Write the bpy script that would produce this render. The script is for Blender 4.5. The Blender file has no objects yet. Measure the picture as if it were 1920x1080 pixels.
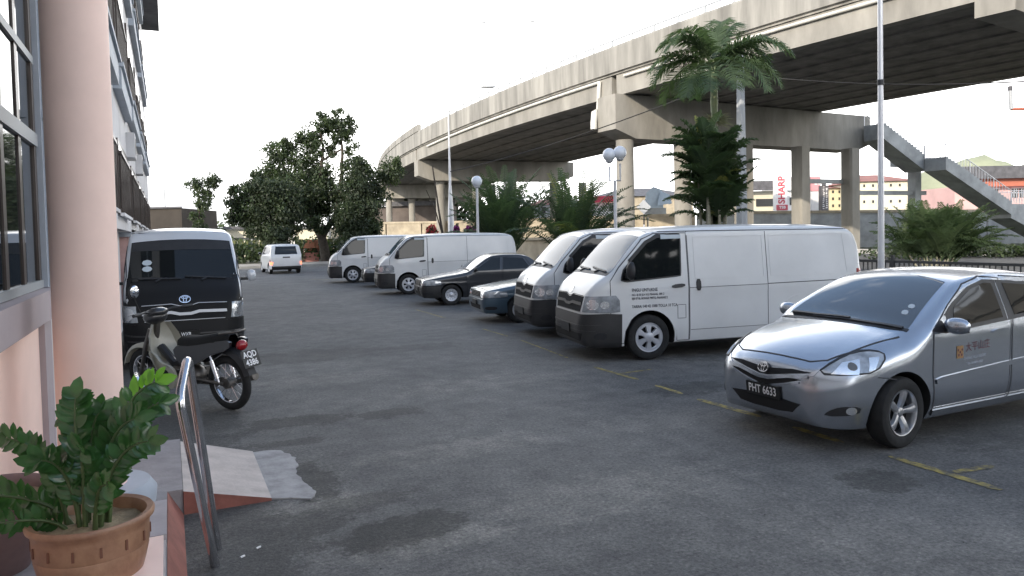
import bpy, bmesh, math, random
import numpy as np
from mathutils import Vector, Matrix, geometry
from mathutils.bvhtree import BVHTree
R = math.radians
random.seed(7)
S = bpy.context.scene
COL = S.collection

# ------------------------------------------------------------------ camera
FPX, YAW, PIT, ROLL, CAMH, CY = 1400.0, R(24.7), R(2.1), R(1.25), 1.9, 490
cam = bpy.data.cameras.new('camera')
cam.sensor_width = 36; cam.lens = FPX / 1920 * 36; cam.clip_start = 0.05; cam.clip_end = 6000; cam.shift_y = -(540 - CY) / 1920
camo = bpy.data.objects.new('camera', cam); COL.objects.link(camo)
CROT = Matrix.Rotation(-YAW, 3, 'Z') @ Matrix.Rotation(math.pi / 2 - PIT, 3, 'X') @ Matrix.Rotation(-ROLL, 3, 'Z')
camo.location = (0, 0, CAMH); camo.rotation_euler = CROT.to_euler()
S.camera = camo
def ray(x, y): return CROT @ Vector(((x - 960) / FPX, -(y - CY) / FPX, -1))
def at(x, y, z=0):
    d = ray(x, y); return Vector((0, 0, CAMH)) + d * ((z - CAMH) / d.z)
def atd(x, y, dep): return Vector((0, 0, CAMH)) + ray(x, y) * dep

# ------------------------------------------------------------------ sky, sun
SUN_EL, SUN_AZ = R(20), math.atan2(-0.62, -0.80)      # direction TO the sun (behind the building on the left)
w = bpy.data.worlds.new('World'); S.world = w; w.use_nodes = True
nt = w.node_tree; nt.nodes.clear()
def N(t, **k):
    n = nt.nodes.new(t)
    for a, b in k.items(): setattr(n, a, b)
    return n
out = N('ShaderNodeOutputWorld'); sky = N('ShaderNodeTexSky', sky_type='NISHITA', sun_disc=False)
sky.sun_elevation = SUN_EL; sky.sun_rotation = math.pi / 2 - SUN_AZ
bg1 = N('ShaderNodeBackground'); bg1.inputs[1].default_value = 0.15
nt.links.new(sky.outputs[0], bg1.inputs[0])
tc = N('ShaderNodeTexCoord')
mp = N('ShaderNodeMapping'); mp.inputs['Scale'].default_value = (1, 1, 2.2)
nt.links.new(tc.outputs['Generated'], mp.inputs[0])
n1 = N('ShaderNodeTexNoise'); n1.inputs['Scale'].default_value = 2.6; n1.inputs['Detail'].default_value = 7
nt.links.new(mp.outputs[0], n1.inputs['Vector'])
# the cloud bank thickens towards the bright side of the sky (north-east, low) and thins overhead and behind
dp = N('ShaderNodeVectorMath', operation='DOT_PRODUCT'); dp.inputs[1].default_value = (0.06, 0.10, -1.0)
nt.links.new(tc.outputs['Generated'], dp.inputs[0])
ma = N('ShaderNodeMath', operation='MULTIPLY_ADD'); ma.inputs[1].default_value = 2.3; ma.inputs[2].default_value = 0.98
nt.links.new(dp.outputs['Value'], ma.inputs[0])
n1c = N('ShaderNodeMapRange'); n1c.clamp = False; n1c.inputs[1].default_value = 0; n1c.inputs[2].default_value = 1; n1c.inputs[3].default_value = -.15; n1c.inputs[4].default_value = 1.15; nt.links.new(n1.outputs['Fac'], n1c.inputs[0])
ad = N('ShaderNodeMath', operation='ADD'); nt.links.new(n1c.outputs[0], ad.inputs[0]); nt.links.new(ma.outputs[0], ad.inputs[1])
rm = N('ShaderNodeValToRGB'); rm.color_ramp.elements[0].position = 0.34; rm.color_ramp.elements[1].position = 0.70
rm.color_ramp.elements[0].color = (0.03, 0.03, 0.03, 1)
nt.links.new(ad.outputs[0], rm.inputs[0])
n2 = N('ShaderNodeTexNoise'); n2.inputs['Scale'].default_value = 6.5; n2.inputs['Detail'].default_value = 6
nt.links.new(mp.outputs[0], n2.inputs['Vector'])
# a band of greyer cumulus low on the horizon
sx = N('ShaderNodeSeparateXYZ'); nt.links.new(tc.outputs['Generated'], sx.inputs[0])
hz = N('ShaderNodeMapRange'); hz.inputs[1].default_value = 0.02; hz.inputs[2].default_value = 0.13; hz.inputs[3].default_value = 1; hz.inputs[4].default_value = 0
nt.links.new(sx.outputs[2], hz.inputs[0])
lx = N('ShaderNodeMapRange'); lx.inputs[1].default_value = 0.05; lx.inputs[2].default_value = 0.22; lx.inputs[3].default_value = 1; lx.inputs[4].default_value = 0.0
nt.links.new(sx.outputs[0], lx.inputs[0])
m2 = N('ShaderNodeMath', operation='MULTIPLY'); nt.links.new(hz.outputs[0], m2.inputs[0]); nt.links.new(lx.outputs[0], m2.inputs[1])
cr2 = N('ShaderNodeValToRGB'); cr2.color_ramp.elements[0].position = 0.42; cr2.color_ramp.elements[1].position = 0.58
nt.links.new(n2.outputs['Fac'], cr2.inputs[0])
m3 = N('ShaderNodeMath', operation='MULTIPLY'); nt.links.new(m2.outputs[0], m3.inputs[0]); nt.links.new(cr2.outputs[0], m3.inputs[1])
mx = N('ShaderNodeMix', data_type='RGBA'); mx.inputs[6].default_value = (1.0, 0.995, 0.985, 1); mx.inputs[7].default_value = (0.21, 0.215, 0.23, 1)
nt.links.new(m3.outputs[0], mx.inputs[0])
bg2 = N('ShaderNodeBackground'); bg2.inputs[1].default_value = 1.7
nt.links.new(mx.outputs[2], bg2.inputs[0])
ms = N('ShaderNodeMixShader'); nt.links.new(rm.outputs[0], ms.inputs[0]); nt.links.new(bg1.outputs[0], ms.inputs[1]); nt.links.new(bg2.outputs[0], ms.inputs[2])
nt.links.new(ms.outputs[0], out.inputs[0])

sun = bpy.data.lights.new('sun', 'SUN'); sun.energy = 2.0; sun.angle = R(0.6); sun.color = (1.0, 0.89, 0.74)
suno = bpy.data.objects.new('sun', sun); COL.objects.link(suno)
sd = Vector((math.cos(SUN_AZ) * math.cos(SUN_EL), math.sin(SUN_AZ) * math.cos(SUN_EL), math.sin(SUN_EL)))
suno.rotation_euler = sd.to_track_quat('Z', 'Y').to_euler(); suno.location = sd * 60
S.view_settings.view_transform = 'Standard'; S.view_settings.look = 'None'
S.view_settings.exposure = 1.22; S.view_settings.gamma = 1
S.cycles.max_bounces = 6; S.cycles.diffuse_bounces = 3; S.cycles.glossy_bounces = 4; S.cycles.transparent_max_bounces = 4
S.cycles.use_denoising = True

# ------------------------------------------------------------------ materials
MATS = {}
def mat(name, col, rough=0.6, metal=0.0, *a_, trans=0.0, **k_):
    fresh = name not in MATS
    m = mat_(name, col, rough, metal, *a_, **k_)
    if trans and fresh:                                  # thin leaves let some light through
        t = m.node_tree; o = next(n for n in t.nodes if n.type == 'OUTPUT_MATERIAL'); p = t.nodes['Principled BSDF']
        tr = t.nodes.new('ShaderNodeBsdfTranslucent'); tr.inputs[0].default_value = (*[min(1, c * f) for c, f in zip(col, (1.9, 2.0, 1.1))], 1)
        mx = t.nodes.new('ShaderNodeMixShader'); mx.inputs[0].default_value = trans
        t.links.new(p.outputs[0], mx.inputs[1]); t.links.new(tr.outputs[0], mx.inputs[2]); t.links.new(mx.outputs[0], o.inputs[0])
    return m
def mat_(name, col, rough=0.6, metal=0.0, coat=0.0, var=0.0, vs=4.0, bump=0.0, bs=40.0, ior=1.5, col2=None, stretch=(1, 1, 1), emit=0, detail=5):
    if name in MATS: return MATS[name]
    m = bpy.data.materials.new(name); m.use_nodes = True; t = m.node_tree
    p = t.nodes['Principled BSDF']
    p.inputs['Base Color'].default_value = (*col, 1); p.inputs['Roughness'].default_value = rough
    p.inputs['Metallic'].default_value = metal; p.inputs['Coat Weight'].default_value = coat; p.inputs['Coat Roughness'].default_value = 0.06
    p.inputs['IOR'].default_value = ior
    if emit:
        p.inputs['Emission Color'].default_value = (*col, 1); p.inputs['Emission Strength'].default_value = emit
    if var or bump:
        c = t.nodes.new('ShaderNodeTexCoord'); mpp = t.nodes.new('ShaderNodeMapping'); mpp.inputs['Scale'].default_value = stretch
        t.links.new(c.outputs['Object'], mpp.inputs[0])
    if var:
        n = t.nodes.new('ShaderNodeTexNoise'); n.inputs['Scale'].default_value = vs; n.inputs['Detail'].default_value = detail; n.inputs['Roughness'].default_value = 0.62
        t.links.new(mpp.outputs[0], n.inputs['Vector'])
        r = t.nodes.new('ShaderNodeValToRGB'); r.color_ramp.elements[0].position = 0.32; r.color_ramp.elements[1].position = 0.70
        a = tuple(max(0, x * (1 - var)) for x in col); b = col2 or tuple(min(1, x * (1 + var)) for x in col)
        r.color_ramp.elements[0].color = (*a, 1); r.color_ramp.elements[1].color = (*b, 1)
        t.links.new(n.outputs['Fac'], r.inputs[0]); t.links.new(r.outputs[0], p.inputs['Base Color'])
    if bump:
        n = t.nodes.new('ShaderNodeTexNoise'); n.inputs['Scale'].default_value = bs; n.inputs['Detail'].default_value = 4
        t.links.new(mpp.outputs[0], n.inputs['Vector'])
        b = t.nodes.new('ShaderNodeBump'); b.inputs['Strength'].default_value = bump; b.inputs['Distance'].default_value = 0.02
        t.links.new(n.outputs['Fac'], b.inputs['Height']); t.links.new(b.outputs[0], p.inputs['Normal'])
    MATS[name] = m; return m

M = dict(
    white=mat('white_paint', (0.70, 0.70, 0.69), 0.36, 0, 0.5, 0.07, 1.1, detail=9),
    silver=mat('silver_paint', (0.47, 0.50, 0.55), 0.27, 0.93, 0.6, 0.04, 2),
    black=mat('black_paint', (0.018, 0.018, 0.021), 0.32, 0, 0.6),
    teal=mat('teal_paint', (0.075, 0.115, 0.150), 0.30, 0.3, 0.8),
    charcoal=mat('charcoal_paint', (0.030, 0.031, 0.036), 0.30, 0.2, 0.7),
    red=mat('red_paint', (0.22, 0.02, 0.03), 0.35, 0, 0.5),
    plastic=mat('black_plastic', (0.022, 0.022, 0.024), 0.5, 0, 0, 0.25, 6),
    bumper=mat('grey_plastic', (0.035, 0.034, 0.034), 0.42, 0, 0, 0.2, 3),
    rubber=mat('rubber', (0.018, 0.018, 0.018), 0.85, 0, 0, 0.35, 14),
    dark=mat('dark_gap', (0.012, 0.012, 0.013), 0.9),
    seam=mat('seam_gap', (0.06, 0.06, 0.065), 0.8),
    glass=mat('window_glass', (0.010, 0.012, 0.013), 0.03, 0, 0.0, ior=1.45),
    mirrorglass=mat('tinted_mirror_glass', (0.012, 0.015, 0.017), 0.03, 0, 0.0, ior=1.9),
    vwhite=mat('pearl_paint', (0.58, 0.60, 0.63), 0.3, 0.15, 0.6),
    matblack=mat('satin_black', (0.012, 0.012, 0.013), 0.45, ior=1.3),
    wglass=mat('windscreen_glass', (0.03, 0.036, 0.04), 0.03, 0, 0.0, ior=2.3),
    vglass=mat('van_windscreen_glass', (0.055, 0.10, 0.155), 0.05, 0, 0.0, ior=1.33),  # blue base colour stands in for reflected sky
    projector=mat('lamp_projector', (0.16, 0.15, 0.14), 0.15, 0.4, 0.6),
    alloy=mat('alloy', (0.55, 0.56, 0.58), 0.28, 0.85, 0, 0.06, 8),
    cap=mat('wheel_cap_silver', (0.50, 0.51, 0.54), 0.40, 0.3, 0.2),
    chrome=mat('chrome', (0.80, 0.80, 0.82), 0.12, 1.0),
    steel=mat('stainless_steel', (0.62, 0.62, 0.64), 0.16, 1.0, 0, 0.12, 9, 0.05, 30),
    lens=mat('lamp_lens', (0.42, 0.44, 0.46), 0.07, 0.35, 1.0, 0.35, 9),
    lensw=mat('lamp_reflector', (0.88, 0.89, 0.90), 0.18, 0.85),
    redlens=mat('red_lens', (0.30, 0.01, 0.015), 0.15, 0, 0.6),
    brake=mat('brake_light', (1.0, 0.16, 0.07), 0.3, emit=1.6),
    amber=mat('amber_lens', (0.55, 0.16, 0.02), 0.2, 0, 0.5),
    plate=mat('plate_black', (0.012, 0.012, 0.012), 0.35),
    platew=mat('plate_white', (0.82, 0.82, 0.82), 0.5),
    ink=mat('ink', (0.10, 0.10, 0.11), 0.7),
    sticker=mat('pale_sticker', (0.50, 0.56, 0.60), 0.5),
    cream=mat('cream_plastic', (0.36, 0.345, 0.285), 0.4, 0, 0.3, 0.12, 5),
    conc=mat('concrete', (0.265, 0.253, 0.226), 0.88, 0, 0, 0.30, 0.55, 0.25, 12, stretch=(1, 1, 0.35)),
    concp=mat('parapet_concrete', (0.262, 0.253, 0.230), 0.88, 0, 0, 0.42, 0.9, 0.2, 10, stretch=(1, 1, 0.12), detail=9),
    concg=mat('grey_concrete', (0.34, 0.355, 0.36), 0.9, 0, 0, 0.28, 0.7, 0.3, 9),
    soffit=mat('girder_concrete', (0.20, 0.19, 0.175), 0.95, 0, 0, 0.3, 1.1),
    tanw=mat('tan_wall', (0.36, 0.31, 0.23), 0.9, 0, 0, 0.28, 0.9, 0.2, 12),
    pink=mat('pink_render', (0.90, 0.665, 0.575), 0.6, 0, 0, 0.05, 2.6, detail=10),
    pinkd=mat('weathered_pink_render', (0.46, 0.30, 0.28), 0.8, 0, 0, 0.2, 2.2, 0.15, 30),
    mauve=mat('mauve_render', (0.36, 0.31, 0.32), 0.75, 0, 0, 0.08, 2),
    bluegrey=mat('blue_grey_paint', (0.38, 0.42, 0.47), 0.6, 0, 0, 0.1, 3),
    offw=mat('off_white_render', (0.62, 0.61, 0.61), 0.8, 0, 0, 0.15, 0.8),
    brown=mat('brown_frame', (0.045, 0.030, 0.024), 0.45, 0, 0.2),
    greyfr=mat('grey_frame', (0.30, 0.32, 0.33), 0.5),
    slate=mat('slate_roof', (0.10, 0.10, 0.11), 0.8, 0, 0, 0.3, 2),
    kerbred=mat('red_tile', (0.27, 0.10, 0.075), 0.75, 0, 0, 0.25, 5, 0.15, 30),
    ramp=mat('ramp_cement', (0.30, 0.28, 0.28), 0.85, 0, 0, 0.2, 5, 0.2, 40),
    terra=mat('terracotta', (0.31, 0.15, 0.085), 0.5, 0, 0.15, 0.30, 6, 0.15, 25, col2=(0.40, 0.23, 0.135)),
    plum=mat('plum_glaze', (0.17, 0.11, 0.105), 0.5, 0, 0.2, 0.2, 6),
    soil=mat('dry_soil', (0.30, 0.23, 0.14), 0.95, 0, 0, 0.3, 14, 0.5, 50),
    zz=mat('glossy_leaf', (0.042, 0.112, 0.034), 0.20, 0, 0.35, 0.35, 9, trans=.2),
    zzl=mat('young_leaf', (0.13, 0.30, 0.035), 0.3, 0, 0.2, trans=.3),
    stem=mat('leaf_stem', (0.075, 0.11, 0.04), 0.5),
    leaf1=mat('leaf_dark', (0.030, 0.044, 0.024), 0.55, 0, 0, 0.4, 0.8, trans=.25),
    leaf2=mat('leaf_mid', (0.045, 0.068, 0.031), 0.5, 0, 0, 0.4, 0.8, trans=.3),
    leaf3=mat('leaf_pale', (0.060, 0.086, 0.038), 0.5, 0, 0, 0.3, 0.8, trans=.35),
    palm1=mat('palm_leaf', (0.066, 0.100, 0.050), 0.5, 0, 0, 0.35, 1.2, trans=.35),
    palm2=mat('palm_leaf_dark', (0.055, 0.088, 0.046), 0.5, 0, 0, 0.3, 1.2, trans=.35),
    palm3=mat('palm_leaf_yellow', (0.17, 0.18, 0.055), 0.5, 0, 0, 0.3, 3, trans=.35),
    tuft=mat('dry_palm_flower', (0.23, 0.24, 0.13), 0.8, 0, 0, 0.3, 4),
    bark=mat('bark', (0.055, 0.045, 0.036), 0.9, 0, 0, 0.4, 6, 0.5, 20),
    palmbark=mat('palm_bark', (0.26, 0.25, 0.19), 0.8, 0, 0, 0.25, 7, 0.3, 20, stretch=(1, 1, 5)),
    globe=mat('opal_globe', (0.72, 0.75, 0.80), 0.25, 0, 0.3),
    polew=mat('galvanised_pole', (0.55, 0.56, 0.58), 0.35, 0.35, 0, 0.1, 3),
    poleg=mat('grey_pole', (0.40, 0.42, 0.44), 0.55, 0, 0, 0.15, 2, stretch=(1, 1, 0.3)),
    flagw=mat('flagpole_white', (0.66, 0.66, 0.67), 0.30, 0.3, 0.3, 0.12, 6, stretch=(1, 1, 0.4)),
    cable=mat('cable_black', (0.02, 0.02, 0.02), 0.7),
    pvc=mat('pvc_pipe', (0.55, 0.54, 0.50), 0.5, 0, 0, 0.15, 2),
    cream2=mat('cream_wall', (0.60, 0.56, 0.44), 0.8, 0, 0, 0.1, 0.5),
    yellow=mat('yellow_wall', (0.52, 0.46, 0.31), 0.8, 0, 0, 0.1, 0.3),
    redroof=mat('red_roof', (0.28, 0.12, 0.10), 0.8, 0, 0, 0.2, 0.5),
    orange=mat('orange_fascia', (0.44, 0.14, 0.09), 0.7, 0, 0, 0.12, 1),
    crimson=mat('crimson_fascia', (0.48, 0.05, 0.09), 0.7),
    rosew=mat('rose_wall', (0.62, 0.40, 0.38), 0.8, 0, 0, 0.1, 0.6),
    whitew=mat('white_wall', (0.66, 0.66, 0.66), 0.8, 0, 0, 0.1, 0.5),
    signred=mat('sign_red', (0.48, 0.07, 0.10), 0.5),
    signw=mat('sign_white', (0.80, 0.78, 0.78), 0.5),
    flr=mat('flower_red', (0.50, 0.04, 0.05), 0.6, 0, 0, 0.3, 10),
    flp=mat('flower_purple', (0.30, 0.03, 0.20), 0.6, 0, 0, 0.3, 10),
    darkwin=mat('dark_window', (0.03, 0.032, 0.035), 0.2),
    fencei=mat('iron_fence', (0.05, 0.05, 0.05), 0.6),
    olive=mat('olive_hedge', (0.10, 0.11, 0.045), 0.9, 0, 0, 0.5, 1.5),
    sail=mat('pale_blue_sheet', (0.48, 0.58, 0.68), 0.5, 0, 0, 0.15, 1),
    orangeb=mat('orange_sheet', (0.33, 0.13, 0.065), 0.7, 0, 0, 0.25, 1.5),
    engine=mat('engine_metal', (0.14, 0.13, 0.12), 0.45, 0.7, 0, 0.3, 12),
    seat=mat('seat_vinyl', (0.014, 0.014, 0.014), 0.75, ior=1.3),
)

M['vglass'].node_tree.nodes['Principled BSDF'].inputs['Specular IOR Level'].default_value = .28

# ------------------------------------------------------------------ mesh builder
class MB:
    def __init__(s): s.v = []; s.f = []; s.m = []
    def add(s, vs, fs, mi=0):
        o = len(s.v); s.v += [tuple(p) for p in vs]; s.f += [tuple(i + o for i in f) for f in fs]; s.m += [mi] * len(fs); return s
    def box(s, c, d, mi=0, rot=None, taper=None):
        x, y, z = (k / 2 for k in d); tx, ty = taper or (1, 1)
        vs = [Vector(p) for p in ((-x, -y, -z), (x, -y, -z), (x, y, -z), (-x, y, -z), (-x * tx, -y * ty, z), (x * tx, -y * ty, z), (x * tx, y * ty, z), (-x * tx, y * ty, z))]
        if rot is not None: vs = [rot @ p for p in vs]
        c = Vector(c)
        return s.add([p + c for p in vs], [(0, 3, 2, 1), (4, 5, 6, 7), (0, 1, 5, 4), (1, 2, 6, 5), (2, 3, 7, 6), (3, 0, 4, 7)], mi)
    def box2(s, a, b, mi=0):
        return s.box([(a[i] + b[i]) / 2 for i in range(3)], [abs(b[i] - a[i]) for i in range(3)], mi)
    def tube(s, pts, r, n=8, mi=0, caps=True, sq=False):
        pts = [Vector(p) for p in pts]; k = len(pts)
        rs = list(r) if hasattr(r, '__len__') else [r] * k
        vs = []; up = None
        for i, p in enumerate(pts):
            d = ((pts[min(i + 1, k - 1)] - p).normalized() + (p - pts[max(i - 1, 0)]).normalized())
            if d.length < 1e-6: d = pts[min(i + 1, k - 1)] - pts[max(i - 1, 0)]
            d.normalize()
            if up is None: up = Vector((0, 0, 1)) if abs(d.z) < 0.9 else Vector((1, 0, 0))
            a = d.cross(up)
            if a.length < 1e-4: a = d.orthogonal()
            a.normalize(); b = a.cross(d).normalized(); up = b
            for j in range(n):
                t = 2 * math.pi * (j + (0.5 if sq else 0)) / n
                vs.append(p + (a * math.cos(t) + b * math.sin(t)) * rs[i])
        fs = [(i * n + j, i * n + (j + 1) % n, (i + 1) * n + (j + 1) % n, (i + 1) * n + j) for i in range(k - 1) for j in range(n)]
        if caps: fs += [tuple(range(n))[::-1], tuple((k - 1) * n + j for j in range(n))]
        return s.add(vs, fs, mi)
    def lathe(s, prof, n=24, mi=0, c=(0, 0, 0), axis='Z'):
        vs = []; c = Vector(c)
        for (r, h) in prof:
            for j in range(n):
                t = 2 * math.pi * j / n
                q = (r * math.cos(t), r * math.sin(t), h) if axis == 'Z' else ((r * math.cos(t), h, r * math.sin(t)) if axis == 'Y' else (h, r * math.cos(t), r * math.sin(t)))
                vs.append(Vector(q) + c)
        k = len(prof)
        fs = [(i * n + j, i * n + (j + 1) % n, (i + 1) * n + (j + 1) % n, (i + 1) * n + j) for i in range(k - 1) for j in range(n)]
        if prof[0][0] > 1e-4: pass
        return s.add(vs, fs, mi)
    def ell(s, c, r, n=12, mi=0, rot=None):
        prof = []; vs = []; c = Vector(c); m = n // 2 + 1
        for i in range(m):
            a = -math.pi / 2 + math.pi * i / (m - 1)
            for j in range(n):
                t = 2 * math.pi * j / n
                p = Vector((r[0] * math.cos(a) * math.cos(t), r[1] * math.cos(a) * math.sin(t), r[2] * math.sin(a)))
                vs.append(c + (rot @ p if rot is not None else p))
        fs = [(i * n + j, i * n + (j + 1) % n, (i + 1) * n + (j + 1) % n, (i + 1) * n + j) for i in range(m - 1) for j in range(n)]
        return s.add(vs, fs, mi)
    def prism(s, poly, h, fn, mi=0):
        """poly in 2D, fn(a,b,t) -> 3D, t in {0,h}"""
        n = len(poly)
        vs = [fn(a, b, 0) for a, b in poly] + [fn(a, b, h) for a, b in poly]
        tri = geometry.tessellate_polygon([[Vector((a, b, 0)) for a, b in poly]])
        fs = [tuple(t) for t in tri] + [tuple(i + n for i in t)[::-1] for t in tri] + [(i, (i + 1) % n, n + (i + 1) % n, n + i) for i in range(n)]
        return s.add(vs, fs, mi)
    def build(s, name, mats, parent=None, loc=None, smooth=None, recalc=True, off=None):
        me = bpy.data.meshes.new(name); vs = s.v
        if off is not None: vs = [(p[0] + off[0], p[1] + off[1], p[2] + off[2]) for p in vs]
        me.from_pydata(vs, [], s.f)
        if not isinstance(mats, (list, tuple)): mats = [mats]
        for m in mats: me.materials.append(m)
        if len(mats) > 1: me.polygons.foreach_set('material_index', s.m)
        if recalc:
            b = bmesh.new(); b.from_mesh(me); bmesh.ops.remove_doubles(b, verts=b.verts, dist=1e-5); bmesh.ops.recalc_face_normals(b, faces=b.faces); b.to_mesh(me); b.free()
        if smooth is not None:
            me.polygons.foreach_set('use_smooth', [True] * len(me.polygons))
            me.set_sharp_from_angle(angle=R(smooth))
        me.update()
        o = bpy.data.objects.new(name, me); COL.objects.link(o)
        if loc is not None: o.location = loc
        if parent is not None: o.parent = parent
        return o

def tag(o, label=None, cat=None, group=None, kind=None):
    if label: o['label'] = label
    if cat: o['category'] = cat
    if group: o['group'] = group
    if kind: o['kind'] = kind
    return o
def empty(name, loc, rz=0):
    o = bpy.data.objects.new(name, None); COL.objects.link(o); o.location = loc; o.rotation_euler = (0, 0, rz); o.empty_display_size = 0.2; return o
KIDS = {}
def copy_tree(o, parent=None):
    c = o.copy(); COL.objects.link(c)
    if parent is not None: c.parent = parent
    for ch in [x for x in COL.objects if x.parent == o]: copy_tree(ch, c)
    return c
_tc = {}
def text_geo(s, size=1.0, xs=1.0, bold=0.0, al='CENTER'):
    k = (s, size, xs, bold, al)
    if k in _tc: return _tc[k]
    cu = bpy.data.curves.new('t', 'FONT'); cu.body = s; cu.size = size; cu.align_x = al; cu.align_y = 'CENTER'; cu.resolution_u = 3
    cu.offset = bold
    o = bpy.data.objects.new('t', cu); COL.objects.link(o)
    dg = bpy.context.evaluated_depsgraph_get(); dg.update()
    me = o.evaluated_get(dg).to_mesh()
    vs = [(v.co.x * xs, v.co.y) for v in me.vertices]; fs = [tuple(p.vertices) for p in me.polygons]
    o.evaluated_get(dg).to_mesh_clear()
    bpy.data.objects.remove(o); bpy.data.curves.remove(cu)
    _tc[k] = (vs, fs); return vs, fs
def text_on(mb, s, size, fn, mi=0, xs=1.0, bold=0.0, al='CENTER'):
    vs, fs = text_geo(s, size, xs, bold, al)
    mb.add([fn(a, b) for a, b in vs], fs, mi)

def pchip(pts):
    x = np.array([p[0] for p in pts], float); y = np.array([p[1] for p in pts], float)
    h = np.diff(x); d = np.diff(y) / h; m = np.zeros(len(x)); m[0] = d[0]; m[-1] = d[-1]
    for i in range(1, len(x) - 1):
        if d[i - 1] * d[i] > 0:
            w1 = 2 * h[i] + h[i - 1]; w2 = h[i] + 2 * h[i - 1]; m[i] = (w1 + w2) / (w1 / d[i - 1] + w2 / d[i])
    def f(q):
        i = int(np.clip(np.searchsorted(x, q) - 1, 0, len(h) - 1)); t = min(max((q - x[i]) / h[i], 0), 1)
        return float((2*t**3-3*t*t+1)*y[i] + (t**3-2*t*t+t)*h[i]*m[i] + (-2*t**3+3*t*t)*y[i+1] + (t**3-t*t)*h[i]*m[i+1])
    return f
def chaikin(poly, n=2):
    for _ in range(n):
        q = []
        for i in range(len(poly)):
            a, b = poly[i], poly[(i + 1) % len(poly)]
            q += [(a[0]*.75 + b[0]*.25, a[1]*.75 + b[1]*.25), (a[0]*.25 + b[0]*.75, a[1]*.25 + b[1]*.75)]
        poly = q
    return poly
def pip(p, poly):
    c = False; n = len(poly); j = n - 1
    for i in range(n):
        if (poly[i][1] > p[1]) != (poly[j][1] > p[1]) and p[0] < (poly[j][0]-poly[i][0])*(p[1]-poly[i][1])/(poly[j][1]-poly[i][1]) + poly[i][0]: c = not c
        j = i
    return c
class Strip:
    def __init__(s, pts, wd): s.pts = [Vector(p) for p in pts]; s.wd = wd
def strip(pts, wd): return Strip(pts, wd)
def patch_strip(mb, bvh, st, fn, off, g, mi, skirt):
    """a thin line of constant width laid on the body"""
    P = [st.pts[0]]
    for a, b in zip(st.pts[:-1], st.pts[1:]):
        k = max(1, int(math.ceil((b - a).length / g))); P += [a.lerp(b, i / k) for i in range(1, k + 1)]
    closed = (P[0] - P[-1]).length < 1e-6
    if closed: P = P[:-1]
    n = len(P); top = []; low = []
    for i in range(n):
        a = P[(i - 1) % n] if closed or i else P[i]; b = P[(i + 1) % n] if closed or i < n - 1 else P[i]
        d = (b - a).normalized(); q = Vector((-d.y, d.x)) * st.wd / 2
        for p in (P[i] + q, P[i] - q):
            o, dr = fn(p.x, p.y); o = Vector(o); dr = Vector(dr).normalized(); h, nn, _, _ = bvh.ray_cast(o, dr)
            if h is None: top.append(None); low.append(None); continue
            if nn.dot(dr) > 0: nn = -nn
            top.append(h + nn * off); low.append(h - nn * (skirt or .004))
    m = n if closed else n - 1; o0 = len(mb.v); vs = [p if p is not None else Vector((0, 0, .5)) for p in top + low]; fs = []; N2 = 2 * n
    for i in range(m):
        j = (i + 1) % n; idx = (2*i, 2*i+1, 2*j+1, 2*j)
        if any(top[k] is None for k in idx): continue
        a, b, c = top[2*i], top[2*i+1], top[2*j+1]
        fl = (b - a).cross(c - a).dot(Vector(fn(*P[i])[1])) > 0
        q4 = [idx, (2*i, 2*j, N2+2*j, N2+2*i), (2*i+1, N2+2*i+1, N2+2*j+1, 2*j+1)]
        fs += [f[::-1] for f in q4] if fl else q4
    mb.add(vs, fs, mi)
def strip_old(pts, wd, close=False):
    """outline polygon of a thin line along pts (2D)"""
    pts = [Vector(p) for p in pts]; L = []; Q = []
    for i, p in enumerate(pts):
        d = (pts[min(i + 1, len(pts) - 1)] - pts[max(i - 1, 0)]).normalized(); n = Vector((-d.y, d.x)) * wd / 2
        L.append(tuple(p + n)); Q.append(tuple(p - n))
    return L + Q[::-1]
def patch(mb, bvh, poly, fn, off=0.004, g=0.05, mi=0, skirt=0.012, rnd=0):
    """a thin panel that follows the body: poly in 2D, fn(a,b) -> (origin, direction) of the projecting ray"""
    if isinstance(poly, Strip): return patch_strip(mb, bvh, poly, fn, off, g, mi, skirt)
    if rnd: poly = chaikin(poly, rnd)
    B = []
    for i in range(len(poly)):
        a, b = Vector(poly[i]), Vector(poly[(i + 1) % len(poly)]); k = max(1, int(math.ceil((b - a).length / g)))
        for j in range(k): B.append(a.lerp(b, j / k))
    nb = len(B); pts = list(B); xs = [p.x for p in B]; ys = [p.y for p in B]
    bl = [tuple(p) for p in B]
    x = min(xs) + g / 2
    while x < max(xs):
        y = min(ys) + g / 2
        while y < max(ys):
            if pip((x, y), bl) and min((p.x - x)**2 + (p.y - y)**2 for p in B) > (0.45 * g)**2: pts.append(Vector((x, y)))
            y += g
        x += g
    vo, eo, fo, _, _, _ = geometry.delaunay_2d_cdt(pts, [(i, (i + 1) % nb) for i in range(nb)], [], 1, 1e-6)
    P = []; Q = []; ok = []
    for p in vo:
        o, d = fn(p[0], p[1]); o = Vector(o); d = Vector(d).normalized()
        h, n, _, _ = bvh.ray_cast(o, d)
        if h is None: P.append(o); Q.append(o); ok.append(False); continue
        if n.dot(d) > 0: n = -n
        P.append(h + n * off); Q.append(h - n * skirt); ok.append(True)
    fs = []; edge = {}
    dm = Vector(fn(*vo[0])[1])
    for f in fo:
        if not all(ok[i] for i in f): continue
        a, b, c = (P[i] for i in f[:3]); d = Vector(fn(*vo[f[0]])[1])
        if (b - a).cross(c - a).dot(d) > 0: f = tuple(f)[::-1]
        fs.append(tuple(f))
        for i in range(len(f)):
            e = (f[i], f[(i + 1) % len(f)])
            if (e[1], e[0]) in edge: edge.pop((e[1], e[0]))
            else: edge[e] = 1
    n = len(P); sk = [(b, a, a + n, b + n) for a, b in edge] if skirt else []
    mb.add(P + (Q if skirt else []), fs + sk, mi)
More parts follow.
